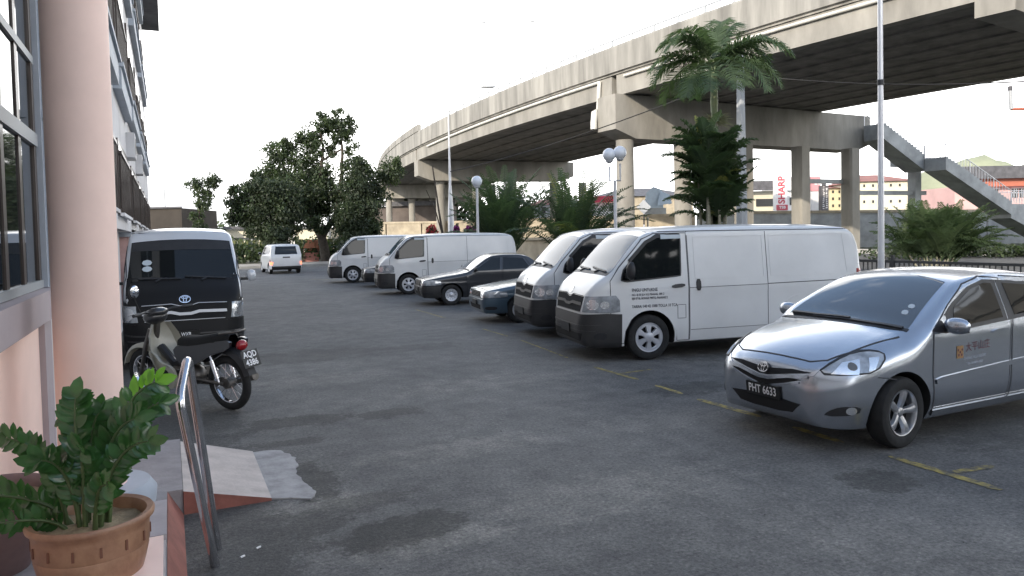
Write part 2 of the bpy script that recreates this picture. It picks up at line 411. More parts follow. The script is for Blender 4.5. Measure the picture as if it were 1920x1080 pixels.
# ------------------------------------------------------------------ vehicles (nose at u = 0, rear at u = L, near side = -y)
def loft(L, top, bot, plan, belt, tum, r, crown, n=84, nz=16, zlow=0.45, under=0.06, flare=None, u0=0.0):
    ft, fb, fw = pchip(top), pchip(bot), pchip(plan)
    fbelt = belt if callable(belt) else (lambda u: belt)
    rings = []
    for i in range(n + 1):
        t = i / n; u = u0 + (L - u0) * (0.72 * (0.5 - 0.5 * math.cos(math.pi * t)) + 0.28 * t)
        zt, zb, w = ft(u), fb(u), fw(u)
        H = zt - zb; cr = min(crown, 0.25 * H); ze = zt - cr; re = min(r(u) if callable(r) else r, 0.42 * (ze - zb)); zs = ze - re
        def hw(z):
            q = w
            if z < zlow: q *= 1 - under * ((zlow - z) / 0.3) ** 2
            d = z - fbelt(u)
            if d > 0: q -= tum * d * d / (d + 0.05)
            if flare: q += flare(u, z)
            return q
        h = [(0, zb), (hw(zb) * 0.5, zb), (hw(zb) * 0.93, zb)]
        for j in range(nz + 1):
            z = zb + 0.02 * min(1, H) + (zs - zb - 0.02 * min(1, H)) * j / nz
            h.append((hw(z), z))
        ws = hw(zs); ry = min(re * 1.25, ws * 0.6)
        for j in range(1, 7):
            a = math.pi / 2 * j / 6; h.append((ws - ry * (1 - math.cos(a)), zs + re * math.sin(a)))
        wr = ws - ry
        for j in range(1, 7):
            y = wr * (1 - j / 6); h.append((y, ze + cr * (1 - (y / wr) ** 2)))
        rings.append([(u, -y, z) for y, z in h] + [(u, y, z) for y, z in h[-2:0:-1]])
    k = len(rings[0]); vs = [p for q in rings for p in q]
    fs = [(i * k + j, i * k + (j + 1) % k, (i + 1) * k + (j + 1) % k, (i + 1) * k + j) for i in range(n) for j in range(k)]
    fs += [tuple(range(k)), tuple(n * k + j for j in range(k))[::-1]]
    return vs, fs
def bvh_of(vs, fs):
    return BVHTree.FromPolygons([Vector(v) for v in vs], fs)
def side(s): return lambda a, b: ((a, s * 3, b), (0, -s, 0))
def front(a, b): return ((-3, a, b), (1, 0, 0))
def rear(L): return lambda a, b: ((L + 3, a, b), (-1, 0, 0))
def topv(a, b): return ((a, b, 4), (0, 0, -1))
def wrap(uc, k=1.0):
    def f(a, b):
        t = a / k; d = (-math.cos(t), math.sin(t), 0)
        return ((uc + d[0] * 5, d[1] * 5, b), (-d[0], -d[1], 0))
    return f
def wrapr(uc, k=1.0):
    def f(a, b):
        t = a / k; d = (math.cos(t), math.sin(t), 0)
        return ((uc + d[0] * 5, d[1] * 5, b), (-d[0], -d[1], 0))
    return f
def mir(poly): return [(-a, b) for a, b in poly]

def cut_wheels(o, wheels, W, Rw, L, dark_i=1, two=None):
    """open the wheel arches in a body mesh"""
    c = MB()
    for u, rr in wheels:
        for s in (-1, 1): c.lathe([(0.001, s * (W / 2 - 0.30)), (rr, s * (W / 2 - 0.30)), (rr, s * (W / 2 + 0.3)), (0.001, s * (W / 2 + 0.3))], 40, 0, (u - L / 2, 0, Rw), 'Y')
    co = c.build('cut', M['dark'])
    md = o.modifiers.new('b', 'BOOLEAN'); md.operation = 'DIFFERENCE'; md.solver = 'EXACT'; md.object = co
    dg = bpy.context.evaluated_depsgraph_get(); dg.update()
    me = bpy.data.meshes.new_from_object(o.evaluated_get(dg))
    o.modifiers.clear(); old = o.data; me.name = old.name
    me.materials.clear()
    for m in old.materials: me.materials.append(m)
    for p in me.polygons:
        x, y, z = p.center
        for u, rr in wheels:
            d = math.hypot(x - (u - L / 2), z - Rw)
            if (d < rr + 0.004 and abs(y) > W / 2 - 0.31) and (abs(p.normal.y) > 0.9 and abs(y) < W / 2 - 0.28 or d > rr - 0.03 and abs(p.normal.y) < 0.4): p.material_index = dark_i
    me.polygons.foreach_set('use_smooth', [True] * len(me.polygons)); me.set_sharp_from_angle(angle=R(38))
    o.data = me; bpy.data.meshes.remove(old); bpy.data.objects.remove(co)

def wheel(root, u, s, W, r, tw, L, style, rimmat, inset=0.02):
    m = MB(); rr = 0.655 * r if style != 'plain' else 0.6 * r
    h = tw / 2
    m.lathe([(rr * 0.94, -h), (0.86 * r, -h), (0.95 * r, -h * .88), (r, -h * .6), (r, h * .6), (0.955 * r, h * .90), (0.87 * r, h * 1.02), (0.74 * r, h * .98), (rr, h * .86), (rr * .94, h * .7), (rr * .94, -h)], 40, 0, axis='Y')
    tl = m.build('wheel', M['rubber'], root, (u - L / 2, s * (W / 2 - h - inset), r), smooth=40)
    k = MB()
    k.lathe([(rr * 1.0, h * .80), (rr * .985, h * .93), (rr * .94, h * .90), (rr * .90, h * .62), (rr * .88, -h * .2)], 40, 0, axis='Y')
    k.lathe([(0.001, h * .02), (rr * .93, h * .02)], 30, 1, axis='Y')
    if style == 'alloy5':
        for i in range(5):
            a = R(90 + 72 * i + 14)
            for w0, w1 in ((0.42, 0.34),):
                n = 5; vs = []
                for j in range(n):
                    q = j / (n - 1); rad = rr * (0.16 + 0.76 * q); wd = rr * (w0 * (1 - q) * 0.62 + w1 * q * 0.92) / 2 * (1 + .35 * q * q); dep = h * (0.55 + 0.28 * math.sin(q * 1.9))
                    for sx, dy in ((-1, -.30 * h), (-.72, 0), (0, .07 * h), (.72, 0), (1, -.30 * h)): vs.append((rad, dep + dy, sx * wd))
                fs = [(a2 * 5 + b, a2 * 5 + b + 1, (a2 + 1) * 5 + b + 1, (a2 + 1) * 5 + b) for a2 in range(n - 1) for b in range(4)]
                k.add([(x * math.cos(a) - z * math.sin(a), y, x * math.sin(a) + z * math.cos(a)) for x, y, z in vs], fs, 0)
        k.lathe([(0.001, h * .70), (rr * .12, h * .70), (rr * .20, h * .63), (rr * .24, h * .35)], 20, 0, axis='Y')
        for i in range(5):
            a = R(126 + 72 * i + 14); k.lathe([(0.001, h * .67), (rr * .035, h * .66), (rr * .04, h * .5)], 8, 1, (rr * .155 * math.cos(a), 0, rr * .155 * math.sin(a)), 'Y')
    elif style == 'cap6':
        k.lathe([(rr * .96, h * .84), (rr * .80, h * .86), (rr * .74, h * .72)], 36, 0, axis='Y')
        for i in range(6):
            a = R(60 * i + 30); n = 4; vs = []
            for j in range(n):
                q = j / (n - 1); rad = rr * (0.2 + 0.6 * q); wd = rr * (0.20 + 0.20 * q * q) * .95; dep = h * (0.95 - 0.14 * q)
                for sx, dy in ((-1, -.35 * h), (-.8, 0), (0, .04 * h), (.8, 0), (1, -.35 * h)): vs.append((rad, dep + dy, sx * wd * .72))
            fs = [(a2 * 5 + b, a2 * 5 + b + 1, (a2 + 1) * 5 + b + 1, (a2 + 1) * 5 + b) for a2 in range(n - 1) for b in range(4)]
            k.add([(x * math.cos(a) - z * math.sin(a), y, x * math.sin(a) + z * math.cos(a)) for x, y, z in vs], fs, 0)
        k.lathe([(0.001, h * 1.08), (rr * .22, h * 1.06), (rr * .34, h * .93), (rr * .36, h * .4)], 24, 0, axis='Y')
    else:
        k.lathe([(0.001, h * .92), (rr * .20, h * .90), (rr * .45, h * .62), (rr * .70, h * .74), (rr * .93, h * .84)], 30, 0, axis='Y')
        for i in range(10):
            a = R(36 * i); k.lathe([(0.001, h * .735), (rr * .06, h * .73)], 8, 1, (rr * .66 * math.cos(a), 0.004, rr * .66 * math.sin(a)), 'Y')
    k.build('rim', [rimmat, M['dark']], tl, smooth=40)
    if s < 0: tl.rotation_euler = (0, 0, math.pi)
    return tl

def plate_part(root, c, w, h, nrm, lines, L, name='number_plate', tilt=0.0):
    """nrm = -1: faces the front, +1: faces the rear; lines = [(text, size, dz)]"""
    m = MB(); m.box((0, 0, 0), (0.014, w, h), 0)
    for t, sz, dz in lines: text_on(m, t, sz, lambda a, b, dz=dz: (nrm * 0.0095, nrm * a, b + dz), 1, 0.78, sz * .018)
    o = m.build(name, [M['plate'], M['platew']], root, (c[0] - L / 2, c[1], c[2]), recalc=False)
    o.rotation_euler = (0, tilt, 0)
    return o
def mirror_part(root, c, s, size, L, m1, m2=None, arm=True):
    m = MB()
    vs = []
    sx, sy, sz = size
    m.ell((0, 0, 0), (sx, sy, sz), 16, 0)
    for i, v in enumerate(m.v):                         # flat glass side towards the rear, boxy outline
        x, y, z = v
        q = max(abs(y / sy), abs(z / sz)); k = (abs(y / sy) ** 3 + abs(z / sz) ** 3) ** (1 / 3)
        if k > 0.05: y, z = y * (q / k) ** -0.28, z * (q / k) ** -0.28
        m.v[i] = (min(x, sx * 0.35), y, z)
    m.box((sx * 0.38, 0, 0), (0.006, sy * 1.6, sz * 1.5), 2)
    if arm: m.box((0, -s * (sy + 0.03), -sz * 0.55), (sx * 0.9, 0.12, sz * 0.5), 1)
    return m.build('wing_mirror', [m1, m2 or M['plastic'], M['glass']], root, (c[0] - L / 2, c[1], c[2]), smooth=50)
def emblem(mb, fn, s=0.05, mi=0):
    """three interlocking ovals"""
    for (cx, cy, rx, ry) in ((0, 0, 1.0, 0.66), (0, -0.05, 0.27, 0.58), (0, 0.30, 0.60, 0.20)):
        n = 24; w = 0.07
        vs = [fn(s * (cx + (rx + d) * math.cos(2 * math.pi * i / n)), s * (cy + (ry + d) * math.sin(2 * math.pi * i / n))) for d in (-w, w) for i in range(n)]
        mb.add(vs, [(i, (i + 1) % n, n + (i + 1) % n, n + i) for i in range(n)], mi)

def make_van(paint, nose=None, lower=None, text=False, plate=(), passenger=False, roofz=0.0, visor=False):
    L, W = 4.695, 1.695
    z = roofz
    top = [(0, .52), (.015, .66), (.04, .84), (.08, 1.0), (.14, 1.10), (.24, 1.20), (.37, 1.29), (.45, 1.35), (.68, 1.60), (.92, 1.835 + z * .6), (1.04, 1.905 + z), (1.3, 1.945 + z), (1.8, 1.972 + z), (2.6, 1.98 + z), (3.8, 1.965 + z), (4.40, 1.93 + z), (4.54, 1.87 + z), (4.62, 1.70), (4.67, 1.3), (4.69, .9), (4.695, .62)]
    bot = [(0, .46), (.02, .32), (.06, .24), (.2, .215), (.6, .21), (1.5, .23), (3.3, .25), (4.4, .27), (4.62, .30), (4.68, .40), (4.695, .50)]
    plan = [(0, .50), (.015, .58), (.04, .655), (.09, .72), (.18, .775), (.32, .815), (.5, .838), (.8, .8475), (4.2, .8475), (4.5, .838), (4.62, .81), (4.68, .76), (4.695, .70)]
    bump_ = lambda u, q: 0.010 * math.exp(-((q - 1.02) / 0.03) ** 2) if 0.7 < u < 4.5 else 0
    vs, fs = loft(L, top, bot, plan, 1.05, 0.115, lambda u: 0.10, 0.035, n=96, nz=26, zlow=.5, under=.05, flare=bump_)
    bv = bvh_of(vs, fs)
    root = empty('parked_van', (0, 0, 0)); off = (-L / 2, 0, 0)
    mb = MB(); mb.add(vs, fs, 0)
    body = mb.build('body', [paint, M['dark']], root, smooth=38, off=off)
    Rw = 0.335; wl = [(1.0, 0.405), (3.57, 0.405)]
    cut_wheels(body, wl, W, Rw, L)
    if lower: body.data.materials.append(lower)
    if lower:
        for p in body.data.polygons:
            if p.material_index == 0 and p.center.z < 1.02: p.material_index = 2
    # windscreen and wipers
    wd = Vector((0.70, 0, -0.72))
    ws = lambda a, b: (Vector((0.66, a, 1.62)) + Vector((0.72, 0, 0.70)) * b - wd * 3, wd)
    g = MB(); patch(g, bv, chaikin([(-.735, -.385), (0, -.405), (.735, -.385), (.645, .345), (0, .37), (-.645, .345)], 1) if False else ([(-.735, -.385), (-.37, -.402), (0, -.408), (.37, -.402), (.735, -.385), (.64, .335), (.33, .36), (0, .367), (-.33, .36), (-.64, .335)] if not visor else [(-.775, -.385), (-.37, -.402), (0, -.408), (.37, -.402), (.775, -.385), (.705, .375), (.33, .395), (0, .40), (-.33, .395), (-.705, .375)]), ws, 0.004, 0.06)
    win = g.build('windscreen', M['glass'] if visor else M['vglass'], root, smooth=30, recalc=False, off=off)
    if visor:
        g = MB(); patch(g, bv, [(-.70, .20), (.70, .20), (.69, .36), (.33, .38), (0, .385), (-.33, .38), (-.69, .36)], ws, 0.008, 0.08)
        g.build('sun_strip', M['plastic'], root, smooth=30, recalc=False, off=off)
        g = MB()
        for bb in (-.02, -.14): patch(g, bv, [(.50 + .07 * math.cos(i * .7854), bb + .055 * math.sin(i * .7854)) for i in range(8)], ws, 0.009, 0.05)
        g.build('tax_disc', M['sticker'], win, recalc=False, off=off)
    for c, sgn in ((-.30, 1), (.34, 1)):
        g = MB()
        patch(g, bv, strip([(c - .30, -.385), (c, -.365), (c + .28, -.335)], 0.028), ws, 0.022, 0.06)
        patch(g, bv, strip([(c + .05, -.43), (c - .02, -.37)], 0.03), ws, 0.022, 0.06)
        g.build('wiper', M['plastic'], win, recalc=False, off=off)
    g = MB(); patch(g, bv, [(-.72, -.455), (0, -.475), (.72, -.455), (.735, -.39), (0, -.413), (-.735, -.39)], ws, 0.003, 0.06)
    g.build('cowl', M['plastic'], root, recalc=False, off=off)
    # front
    wr = wrap(0.85, 0.85)
    if nose:
        g = MB(); patch(g, bv, [(-.70, .95), (.70, .95), (.785, 1.0), (.785, 1.22), (.775, 1.36), (-.775, 1.36), (-.785, 1.22), (-.785, 1.0)], front, 0.004, 0.05)
        g.build('nose_panel', nose, root, smooth=35, recalc=False, off=off)
    g = MB(); patch(g, bv, [(-1.05, .225), (1.05, .225), (1.06, .70), (.86, .715), (.5, .70), (-.5, .70), (-.86, .715), (-1.06, .70)], wr, 0.014, 0.05, skirt=.03)
    bum = g.build('bumper', lower or M['bumper'], root, smooth=40, recalc=False, off=off)
    g = MB(); patch(g, bv, [(-.52, .31), (.52, .31), (.56, .42), (-.56, .42)], wr, 0.017, 0.05)
    g.build('air_intake', M['dark'], bum, recalc=False, off=off)
    g = MB(); patch(g, bv, strip([(-.80, .545), (-.5, .53), (.5, .53), (.80, .545)], .022), wr, 0.022, 0.05); patch(g, bv, strip([(-.72, .455), (.72, .455)], .016), wr, 0.02, 0.05)
    g.build('bumper_moulding', M['bumper'], bum, recalc=False, off=off)
    for s in (-1, 1):
        g = MB(); patch(g, bv, [(s * .70, .34), (s * .86, .34), (s * .86, .44), (s * .72, .44)][::s], wr, 0.018, 0.05, rnd=1)
        g.build('fog_lamp', M['plastic'], bum, recalc=False, off=off)
    g = MB(); gp = [(-.50, .735), (.50, .735), (.56, .955), (.20, .965), (.08, .935), (0, .925), (-.08, .935), (-.20, .965), (-.56, .955)]
    patch(g, bv, gp, wr, 0.006, 0.04); gr = g.build('grille', M['dark'], root, recalc=False, off=off)
    ch = M['cap'] if passenger else M['bumper']
    g = MB()
    patch(g, bv, strip([(-.53, .845), (-.2, .855), (-.08, .825), (.08, .825), (.2, .855), (.53, .845)], .042), wr, 0.018, 0.04)
    patch(g, bv, strip([(-.55, .965), (-.2, .975), (-.08, .945), (.08, .945), (.2, .975), (.55, .965)], .009), wr, 0.014, 0.04)
    patch(g, bv, strip([(-.50, .735), (.50, .735)], .009), wr, 0.014, 0.04)
    g.build('grille_bar', ch if passenger else M['cap'] if False else ch, gr, recalc=False, off=off)
    g = MB()
    def fe(a, b):
        h, n, _, _ = bv.ray_cast(Vector((-3, a, b + 1.035)), Vector((1, 0, 0))); return h + n * .013 if n.x < 0 else h - n * .013
    emblem(g, fe, 0.062 if not passenger else 0.075)
    g.build('emblem', M['chrome'], root, recalc=False, off=off)
    for s in (-1, 1):
        hp = [(.56, .735), (.90, .72), (1.035, .735), (1.03, .90), (.98, .975), (.60, .965)]
        hp = hp if s > 0 else mir(hp)[::-1]
        g = MB(); patch(g, bv, hp, wr, 0.010, 0.04)
        hl = g.build('headlight', M['lens'], root, smooth=40, recalc=False, off=off)
        g = MB()
        for a, b, r_ in (((.70, .845, .075), (.84, .84, .055)) if not passenger else ((.70, .85, .098), (.86, .845, .08))):
            patch(g, bv, [(s * a + r_ * math.cos(i * .6283), b + r_ * math.sin(i * .6283)) for i in range(10)], wr, 0.014, 0.03)
        g.build('reflector', M['lensw'], hl, recalc=False, off=off)
        g = MB(); q = [(.93, .76), (1.02, .76), (1.0, .93), (.93, .93)]; patch(g, bv, q if s > 0 else mir(q)[::-1], wr, 0.013, 0.04)
        g.build('indicator', M['lens'], hl, recalc=False, off=off)
    plate_part(root, (-.022, 0.0, .47 if not passenger else .49), .38, .13 if not passenger else .17, -1, plate, L)
    # sides
    for s in (-1, 1):
        sd_ = side(s)
        door = [(.40, .27), (.60, .27), (.62, .45), (.75, .68), (1.0, .76), (1.25, .68), (1.42, .42), (1.44, .27), (1.63, .27), (1.63, 1.86), (1.12, 1.86), (.93, 1.78), (.55, 1.38), (.40, 1.18)]
        g = MB(); patch(g, bv, door, sd_, 0.003, 0.07, skirt=.004)
        dr = g.build('front_door', lower if lower and False else paint, root, smooth=30, recalc=False, off=off)
        g = MB(); patch(g, bv, strip(door + [door[0]], .010), sd_, 0.0045, 0.07, skirt=0)
        g.build('door_gap', M['seam'], dr, recalc=False, off=off)
        wn = [(.58, 1.195), (.66, 1.18), (1.50, 1.24), (1.525, 1.80), (1.16, 1.80), (.96, 1.71), (.62, 1.33)]
        g = MB(); patch(g, bv, strip(wn + [wn[0]], .045), sd_, 0.006, 0.06, skirt=0); g.build('window_frame', M['plastic'], dr, recalc=False, off=off)
        g = MB(); patch(g, bv, wn, sd_, 0.0075, 0.06); g.build('window', M['glass'], dr, smooth=30, recalc=False, off=off)
        g = MB(); patch(g, bv, strip([(.70, 1.46), (.98, 1.735), (1.16, 1.82), (1.53, 1.825)], .05), sd_, 0.016, 0.06); g.build('rain_guard', M['plastic'] if s > 0 or passenger else M['plastic'], dr, recalc=False, off=off)
        if not passenger and s < 0:
            g = MB(); patch(g, bv, [(1.22, 1.775), (1.54, 1.78), (1.54, 1.835), (1.22, 1.835)], sd_, 0.019, 0.06); g.build('guard_strip', M['sticker'], dr, recalc=False, off=off)
        g = MB(); patch(g, bv, [(1.36, 1.045), (1.57, 1.06), (1.57, 1.115), (1.36, 1.10)], sd_, 0.016, 0.05, rnd=1); g.build('door_handle', M['plastic'], dr, recalc=False, off=off)
        g = MB(); patch(g, bv, [(1.45, .60), (1.58, .60), (1.58, .80), (1.45, .80)], sd_, 0.004, 0.06, rnd=1)
        fl = g.build('fuel_flap', paint, root, recalc=False, off=off)
        g = MB(); q = [(1.45, .60), (1.58, .60), (1.58, .80), (1.45, .80)]; patch(g, bv, strip(q + [q[0]], .007), sd_, .0055, .06, skirt=0); g.build('flap_gap', M['seam'], fl, recalc=False, off=off)
        # sliding door and rear quarter panels
        sl = [(1.66, .27), (2.95, .29), (2.95, 1.85), (1.66, 1.85)]
        for q_, wd_ in (([(1.645, .27), (1.645, 1.88)], .010), ([(2.96, .32), (2.96, 1.86)], .009), ([(2.96, 1.06), (4.45, 1.08)], .012), ([(1.64, 1.045), (2.95, 1.055)], .008), ([(.98, 1.885 + z), (2, 1.885 + z), (4.45, 1.87 + z)], .012), ([(1.66, .42), (4.5, .44)], .006)):
            g = MB(); patch(g, bv, strip(q_, wd_), sd_, .003, .08, skirt=0); g.build('panel_gap', M['seam'], root, recalc=False, off=off)
        g = MB()
        for a, b in ((1.75, 2.90), (3.02, 4.38)):
            P = [(a, 1.18), (b, 1.18), (b - (.05 if b > 4 else 0), 1.80), (a, 1.80)]
            patch(g, bv, strip(P + [P[0]], .016), sd_, .0045, .08, skirt=.004)
        g.build('side_panel_swage', paint, root, smooth=30, recalc=False, off=off)
        if passenger:
            g = MB()
            for a, b in ((1.72, 2.92), (3.0, 4.40)): patch(g, bv, [(a, 1.22), (b, 1.22), (b - .04, 1.80), (a, 1.80)], sd_, .006, .08)
            g.build('rear_window', M['glass'], root, recalc=False, off=off)
        g = MB(); patch(g, bv, [(1.76, 1.0), (1.83, 1.0), (1.83, 1.17), (1.76, 1.17)], sd_, .018, .05, rnd=1); g.build('slide_handle', M['plastic'], root, recalc=False, off=off)
        # wheel arch lips
        for u, rr in wl:
            g = MB(); arc = [(u + (rr + .012) * math.cos(R(t)), Rw + (rr + .012) * math.sin(R(t))) for t in range(-8, 190, 9)]
            patch(g, bv, strip(arc, .028), sd_, .007, .05)
            arc = [(u + (rr + .135) * math.cos(R(t)), Rw + (rr + .135) * math.sin(R(t))) for t in range(28, 152, 9)]
            patch(g, bv, strip(arc, .014), sd_, .004, .06, skirt=.003)
            g.build('arch_lip', lower or paint, root, smooth=40, recalc=False, off=off)
        g = MB(); patch(g, bv, [(4.52, .80), (4.66, .80), (4.66, 1.24), (4.56, 1.24)], sd_, .006, .05); g.build('tail_light', M['redlens'], root, recalc=False, off=off)
        mirror_part(root, (.66, s * 1.0, 1.33), s, (.075, .085, .135) if not passenger else (.05, .075, .09), L, M['plastic'] if not passenger else M['vwhite'])
        for u, _ in wl: wheel(root, u, s, W, Rw, .195, L, 'cap6', M['cap'])
    g = MB(); patch(g, bv, [(-.60, 1.22), (.60, 1.22), (.55, 1.75), (-.55, 1.75)], rear(L), .006, .08, rnd=1); g.build('rear_window', M['glass'], root, recalc=False, off=off)
    g = MB(); patch(g, bv, [(-.80, .30), (.80, .30), (.80, .58), (-.80, .58)], rear(L), .012, .08); g.build('rear_bumper', M['bumper'], root, recalc=False, off=off)
    if text:
        g = MB()
        def ft_(u0, z0): return lambda a, b: (lambda h: h[0] + Vector((0, -.0065, 0)))(bv.ray_cast(Vector((u0 + a, -3, z0 + b)), Vector((0, 1, 0))))
        for t, sz, uu, zz in (('FNGU UNTUKNE', .066, .72, 1.04), ('NO. BJ 50 JLN KG PINANG, SBR 2', .044, .72, .972), ('BJB 07 BL BONGK PMTG, PAHANG 2', .044, .72, .918), ('TARRA: 140 42 1088 TOLLA 10 TCA', .058, .72, .80)):
            text_on(g, t, sz, ft_(uu, zz), 0, .80, .0016, 'LEFT')
        g.build('door_lettering', M['ink'], root, recalc=False, off=off)
    return root

def make_sedan(kind):
    off_kw = {}
    if kind == 'silver':
        L, W, Rw = 4.30, 1.695, 0.305
        top = [(0, .58), (.015, .645), (.05, .70), (.12, .755), (.25, .815), (.5, .895), (.8, .965), (1.02, 1.008), (1.12, 1.04), (1.35, 1.165), (1.65, 1.315), (1.88, 1.405), (2.1, 1.445), (2.45, 1.465), (2.85, 1.45), (3.2, 1.385), (3.55, 1.25), (3.82, 1.13), (3.95, 1.10), (4.18, 1.085), (4.25, 1.03), (4.29, .85), (4.30, .70)]
        bot = [(0, .48), (.012, .36), (.04, .26), (.10, .205), (.3, .185), (.8, .18), (3.4, .19), (4.0, .24), (4.22, .33), (4.29, .48), (4.30, .58)]
        plan = [(0, .36), (.012, .45), (.04, .53), (.09, .605), (.18, .685), (.32, .755), (.5, .80), (.75, .832), (1.1, .845), (3.2, .8475), (3.6, .835), (3.95, .79), (4.15, .735), (4.26, .66), (4.30, .50)]
        belt = pchip([(0, .80), (1.0, .93), (2, .955), (3.3, 1.0), (4.3, 1.05)]); tum = .50
        sq = lambda u: u if u > .86 else .10 + u * (.76 / .86)
        top, bot, plan = ([(sq(u), v) for u, v in q] for q in (top, bot, plan)); SQ = lambda q: [(sq(u), v) for u, v in q]
        wl = [(.86, .355), (3.41, .35)]; paint = M['silver']; rad = pchip([(0, .10), (.3, .20), (.9, .22), (1.3, .10), (2.2, .085), (3.3, .08), (3.9, .14), (4.3, .15)])
    else:
        L, W, Rw = 4.10, 1.65, 0.285
        top = [(0, .56), (.012, .64), (.03, .70), (.08, .735), (.25, .77), (.6, .825), (1.0, .875), (1.2, .91), (1.28, .94), (1.55, 1.12), (1.85, 1.30), (2.0, 1.35), (2.3, 1.375), (2.7, 1.365), (2.95, 1.32), (3.25, 1.14), (3.42, 1.02), (3.55, .99), (3.95, .975), (4.05, .94), (4.09, .78), (4.10, .66)]
        bot = [(0, .46), (.012, .34), (.05, .25), (.15, .215), (.8, .20), (3.3, .21), (3.9, .26), (4.06, .36), (4.10, .54)]
        plan = [(0, .62), (.012, .68), (.04, .735), (.10, .77), (.25, .80), (.6, .818), (1.1, .825), (3.2, .825), (3.7, .81), (3.98, .77), (4.06, .72), (4.10, .64)]
        belt = .88; tum = .42
        wl = [(.78, .33), (3.16, .33)]; paint = {'black': M['charcoal'], 'teal': M['teal'], 'red': M['red']}[kind]
        rad = pchip([(0, .06), (1, .09), (1.5, .085), (3, .08), (4.1, .08)])
    mould = lambda u, q: 0.012 * math.exp(-((q - .60) / .022) ** 2) if kind != 'silver' and .3 < u < 3.9 else 0
    vs, fs = loft(L, top, bot, plan, belt, tum, rad, .035, n=110, nz=20, zlow=.48, under=.10, flare=mould, u0=.10 if kind == 'silver' else 0)
    bv = bvh_of(vs, fs); off = (-L / 2, 0, 0)
    root = empty('parked_car', (0, 0, 0))
    mb = MB(); mb.add(vs, fs, 0); body = mb.build('body', [paint, M['dark']], root, smooth=38, off=off)
    cut_wheels(body, wl, W, Rw, L)
    P = lambda nm, mt, poly, fn, o=.004, g=.05, par=None, rnd=0, sk=.012: (lambda b: (patch(b, bv, poly, fn, o, g, 0, sk, rnd), b.build(nm, mt, par or root, smooth=35, recalc=False, off=off))[1])(MB())
    if kind == 'silver':
        wsp = [(1.075, -.70), (1.04, -.35), (1.03, 0), (1.04, .35), (1.075, .70), (1.83, .545), (1.90, .28), (1.92, 0), (1.90, -.28), (1.83, -.545)]
        win = P('windscreen', M['wglass'], wsp, topv, .004)
        g = MB()
        patch(g, bv, strip([(1.085, -.66), (1.06, -.3), (1.055, .1), (1.07, .30)], .03), topv, .02); g.build('wiper', M['plastic'], win, recalc=False, off=off); g = MB(); patch(g, bv, strip([(1.14, .62), (1.08, .25), (1.075, -.12)], .026), topv, .03)
        g.build('wiper', M['plastic'], win, recalc=False, off=off)
        P('cowl', M['plastic'], [(1.065, -.71), (1.0, -.36), (.985, 0), (1.0, .36), (1.065, .71), (1.10, .71), (1.055, .35), (1.045, 0), (1.055, -.35), (1.10, -.71)], topv, .006)
        g = MB()
        for x in (0, .09):
            patch(g, bv, [(1.26 + x, -.575), (1.315 + x, -.555), (1.315 + x, -.50), (1.26 + x, -.51)], topv, .007, rnd=1)
        g.build('tax_disc', M['sticker'], win, recalc=False, off=off)
        hood = SQ([(.155, -.40), (.135, -.2), (.13, 0), (.135, .2), (.155, .40), (.23, .52), (.42, .60), (.97, .70), (1.01, .45), (1.0, 0), (1.01, -.45), (.97, -.70), (.42, -.60), (.23, -.52)])
        hd = P('bonnet', paint, hood, topv, .003, .05, sk=.004)
        P('bonnet_gap', M['seam'], strip(SQ([(.97, -.71), (.42, -.608), (.23, -.528), (.155, -.405), (.135, -.2), (.13, 0), (.135, .2), (.155, .405), (.23, .528), (.42, .608), (.97, .71)]), .010), topv, .0045, .05, hd, sk=0)
        # grille: two dark wings with a body-coloured bar between them
        g = MB()
        patch(g, bv, [(-.50, .665), (-.30, .635), (-.05, .59), (.05, .59), (.30, .635), (.50, .665), (.30, .672), (.08, .655), (-.08, .655), (-.30, .672)], front, .004, .03)
        patch(g, bv, [(-.42, .598), (-.25, .55), (-.06, .505), (.06, .505), (.25, .55), (.42, .598), (.25, .598), (.05, .555), (-.05, .555), (-.25, .598)], front, .004, .03)
        gr = g.build('grille', M['dark'], root, recalc=False, off=off)
        g = MB(); patch(g, bv, strip([(-.47, .625), (-.28, .605), (-.06, .563), (.06, .563), (.28, .605), (.47, .625)], .022), front, .016, .03); patch(g, bv, strip([(-.40, .572), (-.24, .528), (-.06, .487), (.06, .487), (.24, .528), (.40, .572)], .014), front, .010, .03)
        g.build('grille_bar', paint, gr, smooth=35, recalc=False, off=off)
        g = MB()
        def fe(a, b):
            h, n, _, _ = bv.ray_cast(Vector((-3, a, b + .645)), Vector((1, 0, 0))); return h + n * (.026 if n.x < 0 else -.026)
        patch(g, bv, [(.062 * math.cos(i * .523), .645 + .045 * math.sin(i * .523)) for i in range(12)], front, .022, .02, 1, .03)
        emblem(g, fe, .058)
        g.build('emblem', [M['chrome'], M['plastic']], root, recalc=False, off=off)
        P('air_intake', M['dark'], [(-.36, .345), (-.43, .40), (.43, .40), (.36, .345), (.30, .285), (-.30, .285)], front, .004, .04, rnd=1)
        plate_part(root, (.088, 0.0, .445), .40, .115, -1, [('PHT 6633', .105, 0)], L, tilt=-.10)
        for s in (-1, 1):
            wr = wrap(.75, .75)
            f = (lambda q: q) if s > 0 else (lambda q: mir(q)[::-1])
            hp = f([(.55, .665), (.80, .665), (1.0, .68), (1.14, .805), (1.08, .845), (.90, .835), (.70, .765)])
            hl = P('headlight', M['lens'], hp, wr, .006, .03, rnd=1)
            P('lamp_surround', M['plastic'], strip(chaikin(hp, 1) + chaikin(hp, 1)[:1], .012), wr, .008, .03, hl, sk=0)
            P('reflector', M['lensw'], f([(.66, .665), (.86, .665), (.90, .78), (.76, .755)]), wr, .009, .02, hl)
            P('projector', M['projector'], [(s * .825 + .036 * math.cos(i * .523), .725 + .03 * math.sin(i * .523)) for i in range(12)], wr, .012, .02, hl)
